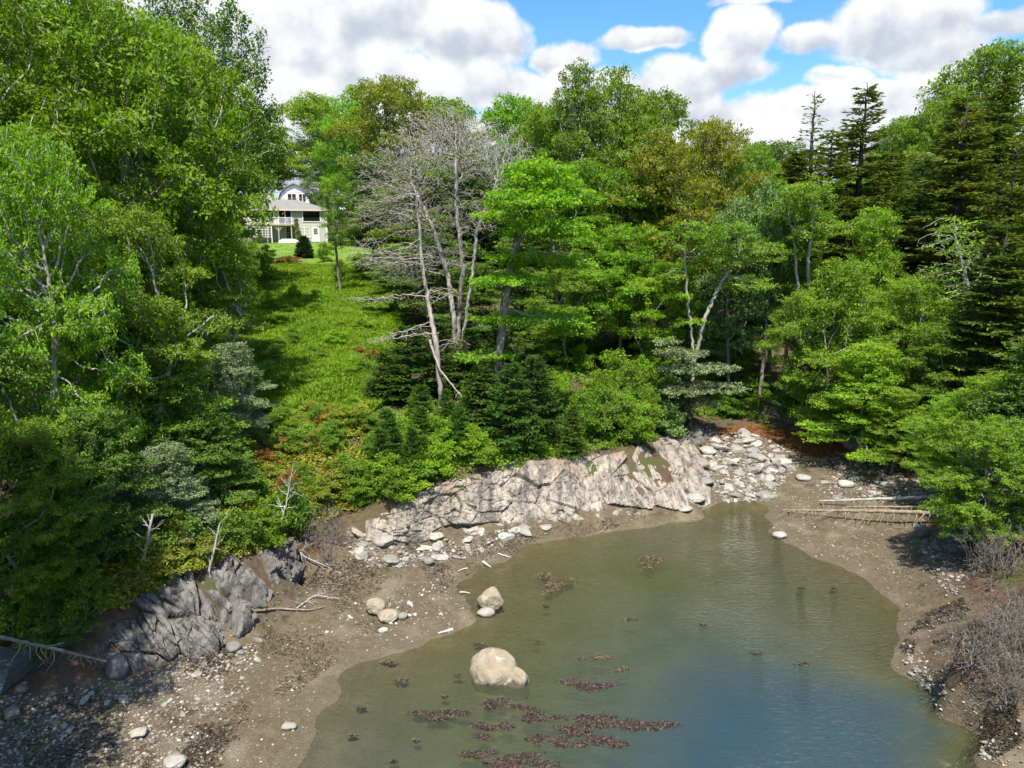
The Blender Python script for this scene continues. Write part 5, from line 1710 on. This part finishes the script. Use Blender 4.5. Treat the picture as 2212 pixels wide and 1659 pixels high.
mb = MB().b2((-3.5, 0, -1), (3.5, 6, 3.0)).poly([(-3.5, -.001, 3), (3.5, -.001, 3), (0, -.001, 4.8)]).poly([(3.5, 6.001, 3), (-3.5, 6.001, 3), (0, 6.001, 4.8)])
mb.build('wall', M['clapboard'], h3)
MB().poly([(-3.9, -.4, 2.8), (0, -.4, 4.9), (0, 6.4, 4.9), (-3.9, 6.4, 2.8)]).poly([(0, -.4, 4.9), (3.9, -.4, 2.8), (3.9, 6.4, 2.8), (0, 6.4, 4.9)]).build('roof', M['shingle'], h3)
window(h3, 1.2, 2.4, .9, 2.2, 0, 2, 2)
d3 = MB().b2((-1.4, -.06, -.2), (-.4, -.01, 2.0)).build('door', M['trim'], h3)
mb = MB().b2((.2, -1.9, .9), (3.5, -1.83, .97))
for i in range(12): mb.b2((.25 + i * .29, -1.9, 0), (.31 + i * .29, -1.84, .9))
mb.b2((.1, -2, -.2), (3.6, 0, 0))
mb.build('porch_railing', M['trim'], h3)
up = ray_Y(709, 420, 141)
pz = gz(up[0], 141)
pole = thing('utility_pole', 'utility pole carrying wires right of the white house', 'utility pole', (up[0], 141, pz))
Hp = float(ray_Y(709, 398, 141)[2]) - pz
V_, F_ = tubes(np.array([(0, 0, -.5), (0, 0, Hp * .5), (0, 0, Hp)]), np.array([-1, 0, 1]), np.array([.15, .13, .11]), 8)
obj('post', mesh_np('post', V_, [F_], M['drift'], smooth=True), pole)
MB().b2((-.9, -.06, Hp - .55), (.9, .06, Hp - .42)).build('crossarm', M['drift'], pole)
nd, pr = [], []
for s_, zz in ((-.8, Hp - .4), (.8, Hp - .4), (0, Hp - 1.6)):
    for i in range(13):
        t = i / 12
        nd.append((s_ * (1 - t) - 11 * t, 4 * t, zz - 1.0 * 4 * t * (1 - t) * .5 - .8 * t)); pr.append(len(nd) - 2 if i else -1)
V_, F_ = tubes(np.array(nd), np.array(pr), np.full(len(nd), .025), 4)
obj('wire', mesh_np('wire', V_, [F_], M['inside']), pole)

# shrubs of the garden
sh_ = shrub
sh_(658, 556, 44, 42, 'cone', 'clipped cone-shaped dark spruce on the lawn below the house', None, 'cone', 'dwarf_spruce', 'shrub', 0)
c_ = on_house(-4.25, -1.0, 0)
plant('low', 0, 'lawn', c_.x, c_.y, 3.7, 1.6, 'small bushy tree against the house wall right of the deck', None, 'broadleaf_tree', 'tree')
sh_(622, 571, 18, 70, 'rust', 'heap of withered rust-brown brush at the edge of the lawn', None, 'shrub', 'brush_pile', 'brush pile', 0)
sh_(652, 575, 15, 60, 'bramble', 'grey-brown right-hand end of the brush heap on the lawn', None, 'twig', 'brush_pile', 'brush pile', 1)
for i, (px, py, h, w, m_, lb) in enumerate([(700, 565, 40, 46, 'maple', 'loose green bush on the lawn right of the cone-shaped spruce'), (735, 610, 46, 50, 'maple', 'bush at the foot of the slim straight trunk'),
        (770, 590, 40, 60, 'bright', 'bush at the right edge of the lawn'), (575, 560, 30, 46, 'maple', 'bush at the left edge of the lawn'), (570, 610, 60, 70, 'maple', 'bush where the meadow meets the left wood'), (600, 520, 22, 26, 'dark', 'dark bush under the deck of the house'), (762, 518, 22, 50, 'bramble', 'yellowish bush right of the grey house')]):
    sh_(px, py, h, w, m_, lb)

# ------------------------------------------------------------------ thickets along the bank
rs = np.random.RandomState(55)


def thicket(poly, n, hr, wr, mats, label, group, kind='shrub', name='shrub', cat='shrub'):
    for q in sorted(scatter(poly, n, rs), key=lambda a: a[1]):
        shrub(q[0], q[1], rs.uniform(*hr), rs.uniform(*wr), mats[rs.randint(len(mats))], label, group, kind, name, cat)


thicket([(760, 1080), (800, 960), (900, 930), (1030, 960), (1100, 985), (1010, 1020), (900, 1065), (830, 1095)], 30, (45, 85), (75, 130), ['bright', 'maple', 'bright', 'lawn'], 'bright green leafy shrub of the thicket on top of the pale ledge', 'shrubs on top of the pale ledge')
thicket([(800, 1060), (830, 960), (920, 930), (1010, 960), (990, 1010), (880, 1060)], 11, (80, 130), (70, 105), ['young_spruce'], 'young spruce among the bright shrubs on top of the pale ledge', 'young spruces above the pale ledge', 'young', 'young_spruce', 'tree')
for (px, py, h, w, lb) in [(885, 868, 165, 190, 'dense dark young spruce left of the slim grey trunk'), (1105, 968, 190, 150, 'dark young spruce in the shade right of the leaning trunk'), (1155, 962, 200, 150, 'tallest dark young spruce left of the grassy path'), (1040, 935, 150, 150, 'broad dark young spruce left of the leaning trunk'), (1020, 858, 150, 140, 'dark young spruce between the two bare trees'),
                           (955, 848, 150, 150, 'dark young spruce behind the slim grey trunk'), (1075, 868, 170, 120, 'dark young spruce behind the leaning trunk'), (835, 868, 110, 110, 'dark young spruce nearest the meadow'), (1235, 985, 115, 75, 'small spruce at the right of the grassy path'), (1150, 900, 150, 150, 'dark young spruce behind the grassy path')]:
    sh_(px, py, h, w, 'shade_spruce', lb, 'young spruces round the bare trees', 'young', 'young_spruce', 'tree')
thicket([(1240, 985), (1260, 900), (1330, 850), (1430, 870), (1480, 900), (1450, 945), (1380, 975), (1300, 985)], 24, (60, 120), (80, 140), ['bright', 'maple', 'pale', 'lawn'], 'sunlit leafy shrub of the thicket above the right half of the ledge', 'shrubs above the right half of the ledge')
thicket([(1200, 830), (1280, 800), (1420, 830), (1560, 860), (1560, 800), (1300, 760)], 16, (40, 80), (70, 120), ['maple', 'bright', 'dark'], 'leafy undergrowth bush below the dark trunks of the middle wood', 'bushes below the dark trunks')
thicket([(420, 1000), (520, 930), (640, 920), (760, 940), (790, 1080), (700, 1110), (620, 1120), (500, 1080)], 34, (28, 62), (60, 110), ['bramble', 'bramble', 'maple', 'lawn', 'rust'], 'bramble bush mixed with withered stems on the slope below the meadow', 'brambles on the slope below the meadow')
thicket([(280, 1250), (420, 1180), (560, 1130), (640, 1140), (620, 1180), (520, 1200), (400, 1230), (300, 1290)], 24, (60, 125), (80, 140), ['dark', 'maple', 'bramble', 'dark'], 'shaded bush hanging over the top of the grey rock cliff', 'bushes over the grey rock cliff')
thicket([(0, 1340), (120, 1280), (240, 1300), (280, 1330), (120, 1400), (0, 1420)], 14, (60, 120), (80, 150), ['dark', 'maple'], 'shaded bush behind the leaning dead trunk at the lower left', 'bushes at the lower left')
thicket([(1700, 900), (1830, 930), (1950, 985), (2100, 1040), (2200, 1040), (2120, 950), (1900, 880)], 26, (55, 130), (90, 160), ['bright', 'maple', 'dark', 'maple'], 'leafy bush along the top of the right shore', 'bushes along the right shore')
thicket([(1560, 900), (1640, 900), (1700, 905), (1640, 880), (1560, 885)], 6, (25, 45), (50, 80), ['lawn', 'maple'], 'low green tuft-like bush at the mouth of the stream gap', 'low bushes at the stream gap')
sh_(420, 1150, 55, 110, 'rust', 'withered orange-brown bush in the shade over the rock cliff')
sh_(480, 1010, 40, 80, 'rust', 'red-brown withered brambles at the left end of the slope')
thicket([(560, 640), (700, 640), (800, 700), (840, 800), (800, 900), (560, 900), (520, 780)], 34, (14, 34), (36, 80), ['fern', 'fern', 'lawn', 'bright'], 'low fern clump growing in the grass of the sloping meadow', 'fern clumps on the meadow', name='fern')
thicket([(760, 740), (830, 780), (840, 830), (780, 800)], 5, (12, 22), (36, 70), ['bramble', 'rust'], 'patch of dry reddish weeds at the right side of the meadow', 'dry weeds on the meadow')
thicket([(560, 905), (700, 900), (800, 905), (810, 935), (690, 940), (560, 935)], 16, (26, 50), (60, 100), ['bramble', 'fern', 'maple', 'bramble'], 'weedy bush along the lower edge of the meadow', 'bushes along the lower edge of the meadow')
thicket([(1100, 735), (1230, 725), (1230, 800), (1110, 800)], 12, (36, 70), (60, 100), ['maple', 'dark', 'maple'], 'bush in the shade between the leaning maple and the dark trunks', 'bushes behind the leaning maple')
# dead brush
thicket([(2040, 1420), (2110, 1330), (2212, 1300), (2250, 1500), (2200, 1560), (2120, 1500)], 15, (85, 150), (130, 210), ['brush'], 'bare grey brush hanging over the right waterline', 'bare brush on the right bank', 'twig', 'dead_brush', 'brush')
thicket([(2060, 1290), (2120, 1200), (2212, 1190), (2212, 1280)], 6, (90, 150), (120, 180), ['brush'], 'bare greenish-grey dead boughs under the bright right-hand tree', 'dead boughs on the right bank', 'twig', 'dead_brush', 'brush')
thicket([(620, 1170), (700, 1110), (780, 1120), (760, 1180), (680, 1230)], 9, (35, 75), (70, 120), ['brush'], 'tangle of bare grey twigs at the left end of the pale ledge', 'bare twigs at the end of the ledge', 'twig', 'dead_brush', 'brush')
thicket([(100, 1440), (130, 1380), (230, 1400), (240, 1450)], 5, (40, 70), (70, 110), ['brush'], 'bare brown twigs under the leaning dead trunk', 'bare twigs at the lower left', 'twig', 'dead_brush', 'brush')


# ------------------------------------------------------------------ driftwood and fallen trees
def log(name, label, cat, P, r0, r1, mat, group=None, branches=None, seed=1, nside=0, slen=.6, down=0., wob=.03, k=8):
    o = thing(name, label, cat, tuple(P[0]), 0, group)
    L = [np.array(p) - np.array(P[0]) for p in P]
    V, F = limb(seed, L, r0, nside, slen, wob, k, down, r1)
    obj('trunk' if branches is not None else 'wood', mesh_np('trunk' if branches is not None else 'wood', V, [F], M[mat], smooth=True), o)
    if branches is not None:
        for bv, bf in branches:
            obj('branch', mesh_np('branch', bv - np.array(P[0]), [bf], M['drift'], smooth=True), o)
    return o


def gpz(px, py, dz=0.0):
    q = gp(px, py)
    return np.array((q.x, q.y, max(q.z, 0) + dz))


def ribs(A, B, n, seed, ln, fwd):
    """bent dead branches along a fallen trunk, curving down to the mud on the near side"""
    rs = np.random.RandomState(seed)
    out = []
    for i in range(n):
        nd, pr, rr = [], [], []
        t = (i + rs.random() * .7) / n
        p = A + (B - A) * t
        L = ln * rs.uniform(.25, 1.5)
        dx, dy = -fwd * rs.uniform(.1, 1.9), -rs.uniform(.5, 1.2)
        if rs.random() < .12: dy = -dy
        m_ = 8
        for q in range(m_ + 1):
            s_ = q / m_
            x, y = p[0] + dx * L * s_ ** 1.6, p[1] + dy * L * s_ * .75
            z = p[2] + .14 * math.sin(s_ * 2.2) * L - (p[2] - gz(x, y) - .02) * s_ ** 1.5
            nd.append((x, y, z)); pr.append(len(nd) - 2 if q else -1); rr.append(.026 * (1 - s_ * .75) * rs.uniform(.8, 1.1))
        out.append(tubes(np.array(nd), np.array(pr), np.array(rr), 5))
    return out


A1, B1 = gpz(1690, 1107, .10), gpz(2070, 1128, .34)
log('fallen_tree', 'long fallen trunk with a comb of curved dead branches lying on the right shore', 'fallen tree', [B1, (A1 * .5 + B1 * .5) + (0, 0, .04), A1], .105, .035, 'drift', 'fallen trunks on the right shore', ribs(A1, B1, 40, 3, .62, .55), 4, 0)
A2, B2 = gpz(1770, 1090, .16), gpz(2100, 1086, .3)
log('fallen_tree', 'pale fallen trunk lying behind the one with curved branches', 'fallen tree', [B2, A2 * .5 + B2 * .5, A2], .10, .04, 'birch', 'fallen trunks on the right shore', ribs(A2, B2, 16, 5, .45, .4), 7, 0)
A3, B3 = gpz(1830, 1101, .14), gpz(2040, 1106, .2)
log('fallen_tree', 'thin brown trunk lying between the two long fallen trunks', 'fallen tree', [B3, A3], .06, .03, 'drift', 'fallen trunks on the right shore', ribs(A3, B3, 8, 9, .4, .4), 9, 0)
log('driftwood_log', 'bleached log sticking out from under the bright right-hand tree', 'log', [gpz(2140, 1088, .3), gpz(2060, 1066, .12)], .07, .05, 'birch', None, None, 11)
log('driftwood_log', 'pale root log lying on the grass at the mouth of the stream gap', 'log', [gpz(1738, 898, .25), gpz(1690, 888, .32), gpz(1642, 878, .45)], .11, .06, 'birch', None, None, 13, 8, .7)
for i, (px, py) in enumerate([(1690, 925), (1725, 940), (1660, 915)]):
    shrub(px, py, 58 - 8 * i, 95, 'brush', ['grey tangle of roots and twigs below the pale root log', 'dark root tangle at the right of the stream mouth', 'grey twigs at the left end of the root log'][i], 'root tangles at the stream mouth', 'twig', 'root_tangle', 'brush')
# leaning trunk at the lower left with hanging dead branches
A4, B4 = wp(-20, 1372, 14.9), gpz(250, 1446, .15)
rs = np.random.RandomState(8)
hang = []
for i in range(13):
    nd, pr, rr = [], [], []
    p = A4 + (B4 - A4) * (.22 + .66 * i / 12)
    L = rs.uniform(.15, .65) * (1.1 - i / 18)
    v = np.array((rs.normal(0, .25), rs.normal(-.2, .2), -1.0))
    for q in range(6):
        nd.append(p + v * L * q / 5 + np.array((.05 * math.sin(q * 1.3 + i), 0, 0))); pr.append(len(nd) - 2 if q else -1); rr.append(.02 * (1 - q / 6.5))
    hang.append(tubes(np.array(nd), np.array(pr), np.array(rr), 5))
log('fallen_tree', 'thin mossy dead trunk leaning down to the beach with hanging broken branches', 'fallen tree', [A4, A4 * .5 + B4 * .5 + (0, 0, .03), B4], .05, .025, 'bark', None, hang, 15, 10, .5, .3)
log('fallen_branch', 'long forked bleached branch lying on the mud flat', 'branch', [gpz(528, 1326, .06), gpz(600, 1318, .05), gpz(665, 1322, .06), gpz(700, 1315, .05)], .045, .015, 'drift', None, None, 17, 6, .5)
log('fallen_branch', 'spray of thin bleached twigs on the mud flat', 'branch', [gpz(640, 1318, .05), gpz(680, 1292, .1), gpz(735, 1300, .1)], .028, .008, 'birch', None, None, 19, 22, .75, .02)
log('fallen_branch', 'dead branches trailing down from the bank onto the mud', 'branch', [gpz(610, 1185, .4), gpz(660, 1215, .2), gpz(720, 1235, .08)], .035, .01, 'birch', None, None, 23, 22, 1.0, .05)
log('fallen_branch', 'dead stick lying across the bleached rock at the ledge top', 'branch', [gpz(1430, 965, .2), gpz(1480, 960, .15), gpz(1505, 975, .1)], .03, .01, 'birch', None, None, 29, 14, .7, .05)
b_ = gp(590, 1185)
log('dead_sapling', 'bare white dead sapling standing on the slope above the rock cliff', 'tree', [np.array(b_), wp(618, 1090, b_.y - .1), wp(634, 1000, b_.y)], .04, .008, 'white_wood', None, None, 31, 26, .8, .02, k=5)
b_ = gp(300, 1270)
log('thin_trunk', 'pale thin trunk slanting up from the top of the rock cliff', 'tree', [np.array(b_), wp(312, 1200, b_.y), wp(330, 1110, b_.y + .3)], .06, .03, 'birch', None, None, 37, 10, .8, .03, k=6)
b_ = gp(450, 1240)
log('thin_trunk', 'pale crooked stem at the right part of the rock cliff top', 'tree', [np.array(b_), wp(462, 1190, b_.y), wp(475, 1130, b_.y + .3)], .045, .02, 'birch', None, None, 41, 10, .7, .04, k=6)
for i, (px, py, dx, dy, lb) in enumerate([(1052, 1222, 8, 14, 'white bleached chunk of wood at the edge of the pool'), (962, 1366, -16, 8, 'white bleached piece of wood where the mud meets the water'), (1003, 1283, 10, 3, 'short white stick on the mud beside the angular boulder'), (1090, 1202, 14, 9, 'white bleached stick by the pool below the ledge'), (1000, 1232, -10, 6, 'thin white stick on the mud left of the pool')]):
    log('driftwood_piece', lb, 'driftwood', [gpz(px - dx, py - dy * .5, .03), gpz(px + dx * .1, py + dy * .1 - .6, .04), gpz(px + dx, py + dy * .5, .03)], .05 if i < 2 else .026, .02 if i < 2 else .012, 'white_wood', 'bleached driftwood pieces', None, 50 + i, 2, .10, 0, .035)



# ------------------------------------------------------------------ grass, ferns, undergrowth
def sample_world(poly, n, rs, near=1.0):
    P = np.array(poly, float)
    out = np.zeros((0, 2))
    while len(out) < n:
        c = rs.uniform(P.min(0), P.max(0), (n * 2, 2))
        c = c[in_poly(c[:, 0], c[:, 1], P)]
        c = c[rs.random(len(c)) < (P[:, 1].min() / c[:, 1]) ** near]
        out = np.vstack([out, c])
    out = out[:n]
    return np.column_stack([out, ground(out[:, 0], out[:, 1])])


def blades(name, pos, h, wd, mat, label, rs, lean=.5, nsub=1):
    n = len(pos)
    a = rs.uniform(0, 6.283, n)
    dr = np.stack([np.cos(a), np.sin(a), np.zeros(n)], 1)
    sd = np.stack([-np.sin(a), np.cos(a), np.zeros(n)], 1)
    hh = (h * rs.uniform(.5, 1.35, n) * (1 + .5 * fbm(pos * .6, 3, 60)))[:, None]
    ww = (wd * rs.uniform(.7, 1.3, n))[:, None]
    ln = rs.uniform(.15, lean * 2, (n, 1)) * hh
    up = np.array((0, 0, 1.0))
    p0 = pos - up * .03
    p1 = pos + up * hh * .6 + dr * ln * .35
    p2 = pos + up * hh * .95 + dr * ln
    V = np.stack([p0, p1 + sd * ww / 2, p2, p1 - sd * ww / 2], 1).reshape(-1, 3)
    rnd = np.clip(.5 * rs.random(n) + .5 * (fbm(pos * .45, 3, 61) + .5), 0, 1)
    o = obj(name, mesh_np(name, V, [np.arange(4 * n).reshape(-1, 4)], M[mat], attrs={'rnd': rnd}))
    return tag(o, label, 'grass', kind='stuff')


rs = np.random.RandomState(70)
mp = sample_world(MEADOW, 140000, rs, 1.2)
blades('meadow_grass', mp, .36, .065, 'fern', 'tall bright green grass and fern covering the sloping meadow', rs, .7)
lp = sample_world(LAWN, 26000, rs, 1.0)
blades('lawn_grass', lp, .10, .05, 'lawn', 'short mown grass of the lawn before the house', rs, .5)
pp = sample_world(PATH, 14000, rs, 0)
blades('path_grass', pp, .22, .04, 'fern', 'grass of the narrow path between the spruces and the thicket', rs, .5)


def undergrowth(name, pos, per, mat, label, size, rx=.22, rz=.14):
    rs2 = np.random.RandomState(len(pos))
    lv = leaf_quads(rs2, pos + np.array((0, 0, .15)), per, rx, rz, size, .7)
    o = obj(name, mesh_np(name, lv[0], [lv[1]], M[mat], attrs={'rnd': lv[2]}))
    return tag(o, label, 'undergrowth', kind='stuff')


def px_area(poly, n):
    return fast_gp(scatter(poly, n, rs))


bank = fast_gp(scatter([(760, 1095), (800, 900), (1100, 860), (1200, 800), (1500, 790), (1700, 830), (1950, 880), (2150, 930), (2150, 1030), (1950, 970), (1700, 905), (1500, 900), (1430, 945), (1250, 985), (1050, 1020), (900, 1068)], 2600, rs))
bank = bank[(bank[:, 2] > 1.3)]
undergrowth('undergrowth', bank, 16, 'maple', 'low leafy ground cover under the trees behind the shore', .13)
lb_ = fast_gp(scatter([(100, 1290), (300, 1180), (420, 950), (520, 920), (780, 930), (800, 1090), (640, 1170), (450, 1228), (250, 1320)], 2200, rs))
lb_ = lb_[lb_[:, 2] > 1.3]
undergrowth('bramble_cover', lb_, 15, 'bramble', 'low brambles and withered stems covering the left slope', .11)
xx = np.column_stack([rs.uniform(-45, 50, 5000), rs.uniform(40, 95, 5000)])
kp = ~in_poly(xx[:, 0], xx[:, 1], MEADOW) & ~in_poly(xx[:, 0], xx[:, 1], LAWN)
xx = xx[kp]
undergrowth('woodland_undergrowth', np.column_stack([xx, ground(xx[:, 0], xx[:, 1])]), 12, 'dark', 'shaded ground cover on the floor of the wood', .2, .5, .25)
ex = np.column_stack([rs.uniform(-16, -3, 1500), rs.uniform(30.5, 36, 1500)])
sg = fast_gp(scatter([(1560, 905), (1640, 880), (1700, 880), (1800, 920), (1780, 935), (1700, 915), (1620, 905)], 3500, rs))
blades('shore_grass', sg, .28, .05, 'fern', 'grass at the top of the cobble beach', rs, .5)

# ------------------------------------------------------------------ seaweed
M['weed'] = var_mat('dark_rockweed', (.020, .016, .010), (.050, .038, .018), (.120, .078, .022), .6, spec=.4)
M['raft'] = var_mat('floating_weed', (.016, .010, .008), (.045, .028, .021), (.10, .065, .050), .6, spec=.4)
M['wrack'] = var_mat('drying_wrack', (.045, .035, .022), (.10, .075, .042), (.21, .165, .10), .9)


def strips(pos, L, wd, rs, lift=.03):
    n = len(pos)
    a = rs.uniform(0, 6.283, n)
    dr = np.stack([np.cos(a), np.sin(a), rs.normal(0, .18, n)], 1)
    sd = np.stack([-np.sin(a), np.cos(a), rs.normal(0, .5, n)], 1)
    L = (L * rs.uniform(.5, 1.4, n))[:, None]
    wd = (wd * rs.uniform(.6, 1.4, n))[:, None]
    up = np.array((0, 0, 1.0)) * lift * rs.uniform(.1, 1.6, (n, 1))
    V = np.stack([pos - dr * L / 2, pos + sd * wd / 2 + up, pos + dr * L / 2 + up * .4, pos - sd * wd / 2 + up * .8], 1)
    return V.reshape(-1, 3), np.arange(4 * n).reshape(-1, 4)


rs = np.random.RandomState(90)
wp_ = fast_gp(scatter([(0, 1520), (250, 1480), (540, 1360), (640, 1230), (780, 1170), (1000, 1160), (1250, 1130), (1400, 1115), (1330, 1140), (1080, 1205), (1000, 1250), (800, 1380), (660, 1480), (560, 1600), (500, 1660), (0, 1660)], 26000, rs))
dn = fbm(wp_ * np.array((1, 1, 0)) * .75, 4, 91)
w1 = wp_[(dn > .12 + .25 * rs.random(len(wp_)))]
w2 = wp_[(fbm(wp_ * np.array((1, 1, 0)) * .75 + 20, 4, 95) > -.04 + .3 * rs.random(len(wp_)))]
w3 = fast_gp(scatter([(1945, 1400), (1990, 1330), (2080, 1290), (2180, 1450), (2212, 1600), (2150, 1640), (2060, 1560), (1990, 1480)], 9000, rs))
w3 = w3[fbm(w3 * np.array((1, 1, 0)) * .9, 3, 97) > .0]
w4 = fast_gp(scatter([(1700, 1110), (2050, 1150), (2060, 1190), (1950, 1250), (1780, 1160)], 1500, rs))
w4 = w4[fbm(w4 * np.array((1, 1, 0)) * .9, 3, 97) > .2]
w5 = fast_gp(scatter([(1500, 985), (1540, 930), (1640, 915), (1760, 935), (1880, 985), (1850, 1000), (1720, 975), (1640, 940), (1560, 945)], 6000, rs))
q = np.concatenate([w1, w3])
V_, F_ = strips(q, .13, .028, rs)
tag(obj('rockweed', mesh_np('rockweed', V_, [F_], M['weed'], attrs={'rnd': rs.random(len(F_)) * np.clip(.5 + fbm(q * .8, 3, 99), 0, 1)})), 'dark rockweed lying in patches over the mud and stones', 'seaweed', kind='stuff')
q = np.concatenate([w2, w4])
V_, F_ = strips(q, .12, .022, rs)
tag(obj('wrack', mesh_np('wrack', V_, [F_], M['wrack'], attrs={'rnd': rs.random(len(F_))})), 'drying brown wrack and sticks strewn over the shore', 'seaweed', kind='stuff')
V_, F_ = strips(w5, .16, .04, rs, .05)
tag(obj('needle_litter', mesh_np('needle_litter', V_, [F_], M['rust'], attrs={'rnd': rs.random(len(F_))})), 'rust-brown needles and bark litter along the top of the cobble beach', 'litter', kind='stuff')
RAFT = [(1280, 1562, 125, 42, 'largest dark weed raft floating near the bottom middle of the pool'), (1145, 1552, 95, 22, 'weed raft left of the largest one'), (1068, 1578, 66, 30, 'oval weed raft with sticks at the left of the row'),
        (1305, 1600, 90, 32, 'weed raft just below the largest one'), (1425, 1566, 135, 26, 'long weed raft in the blue part of the pool'), (1140, 1533, 50, 14, 'small weed raft above the left pair'), (945, 1546, 84, 26, 'thin stringy weed raft left of the boulders'),
        (1208, 1602, 44, 20, 'small weed clump between the rafts'), (1160, 1600, 34, 18, 'smallest weed clump of the row'), (1255, 1482, 100, 28, 'broken weed raft right of the small boulder'), (1298, 1420, 46, 14, 'small brown weed raft above the broken one'), (1340, 1446, 30, 9, 'tiny brown weed raft in the middle of the pool'),
        (1205, 1258, 62, 38, 'golden-brown weed raft in the upper part of the pool'), (1398, 1208, 80, 26, 'golden weed raft near the far shore of the pool'), (1130, 1645, 140, 24, 'dark weed raft at the bottom edge of the photo'), (1030, 1632, 70, 16, 'ragged weed raft left of the one at the bottom edge'), (1080, 1520, 60, 20, 'blackish weed under the reflection of the boulders')]
for i, (px, py, wx2, wy2, lb) in enumerate(RAFT):
    c = ray_z(px, py, 0)
    n = int(90 + wx2 * wy2 * .4)
    nl = 8
    lc = rs.normal(0, .55, (nl, 2)) * np.array((wx2, wy2)) / 2
    k = rs.randint(0, nl, n)
    pp = np.array((px, py)) + lc[k] + rs.normal(0, .2, (n, 2)) * np.array((wx2, wy2)) / 2
    P = np.array([ray_z(a[0], a[1], 0) for a in pp])
    P = np.column_stack([P, rs.uniform(-.022, .010, n)])
    V_, F_ = strips(P, .12, .022, rs, .03)
    o = obj('seaweed_raft', mesh_np('seaweed_raft', V_ - np.array((c[0], c[1], 0)), [F_], M['raft' if i not in (12, 13, 10, 11) else 'wrack'], attrs={'rnd': rs.random(n)}))
    o.location = (c[0], c[1], 0)
    tag(o, lb, 'seaweed', 'rafts of floating seaweed')
for i, (px, py, wx2, wy2) in enumerate([(1362, 1338, 46, 10), (1632, 1412, 40, 7), (1735, 1434, 42, 12), (838, 1432, 60, 16), (870, 1470, 40, 12), (1040, 1392, 50, 9), (900, 1600, 20, 9), (1050, 1283, 20, 6), (760, 1590, 24, 10), (1520, 1350, 24, 6), (1160, 1388, 30, 12), (850, 1645, 30, 10), (1800, 1270, 24, 6), (1730, 1270, 20, 5), (960, 1505, 20, 8), (1180, 1310, 26, 7), (780, 1530, 24, 7), (990, 1460, 24, 7)]):
    c = ray_z(px, py, 0)
    n = 60
    pp = np.array((px, py)) + rs.normal(0, .33, (n, 2)) * np.array((wx2, wy2)) / 2
    P = np.array([ray_z(a[0], a[1], 0) for a in pp])
    P = np.column_stack([P, rs.uniform(-.03, .012, n)])
    V_, F_ = strips(P, .13, .04, rs, .015)
    o = obj('seaweed_clump', mesh_np('seaweed_clump', V_ - np.array((c[0], c[1], 0)), [F_], M['weed'], attrs={'rnd': rs.random(n)}))
    o.location = (c[0], c[1], 0)
    tag(o, 'little dark seaweed clump drifting by itself in the pool', 'seaweed', 'single seaweed clumps in the pool')
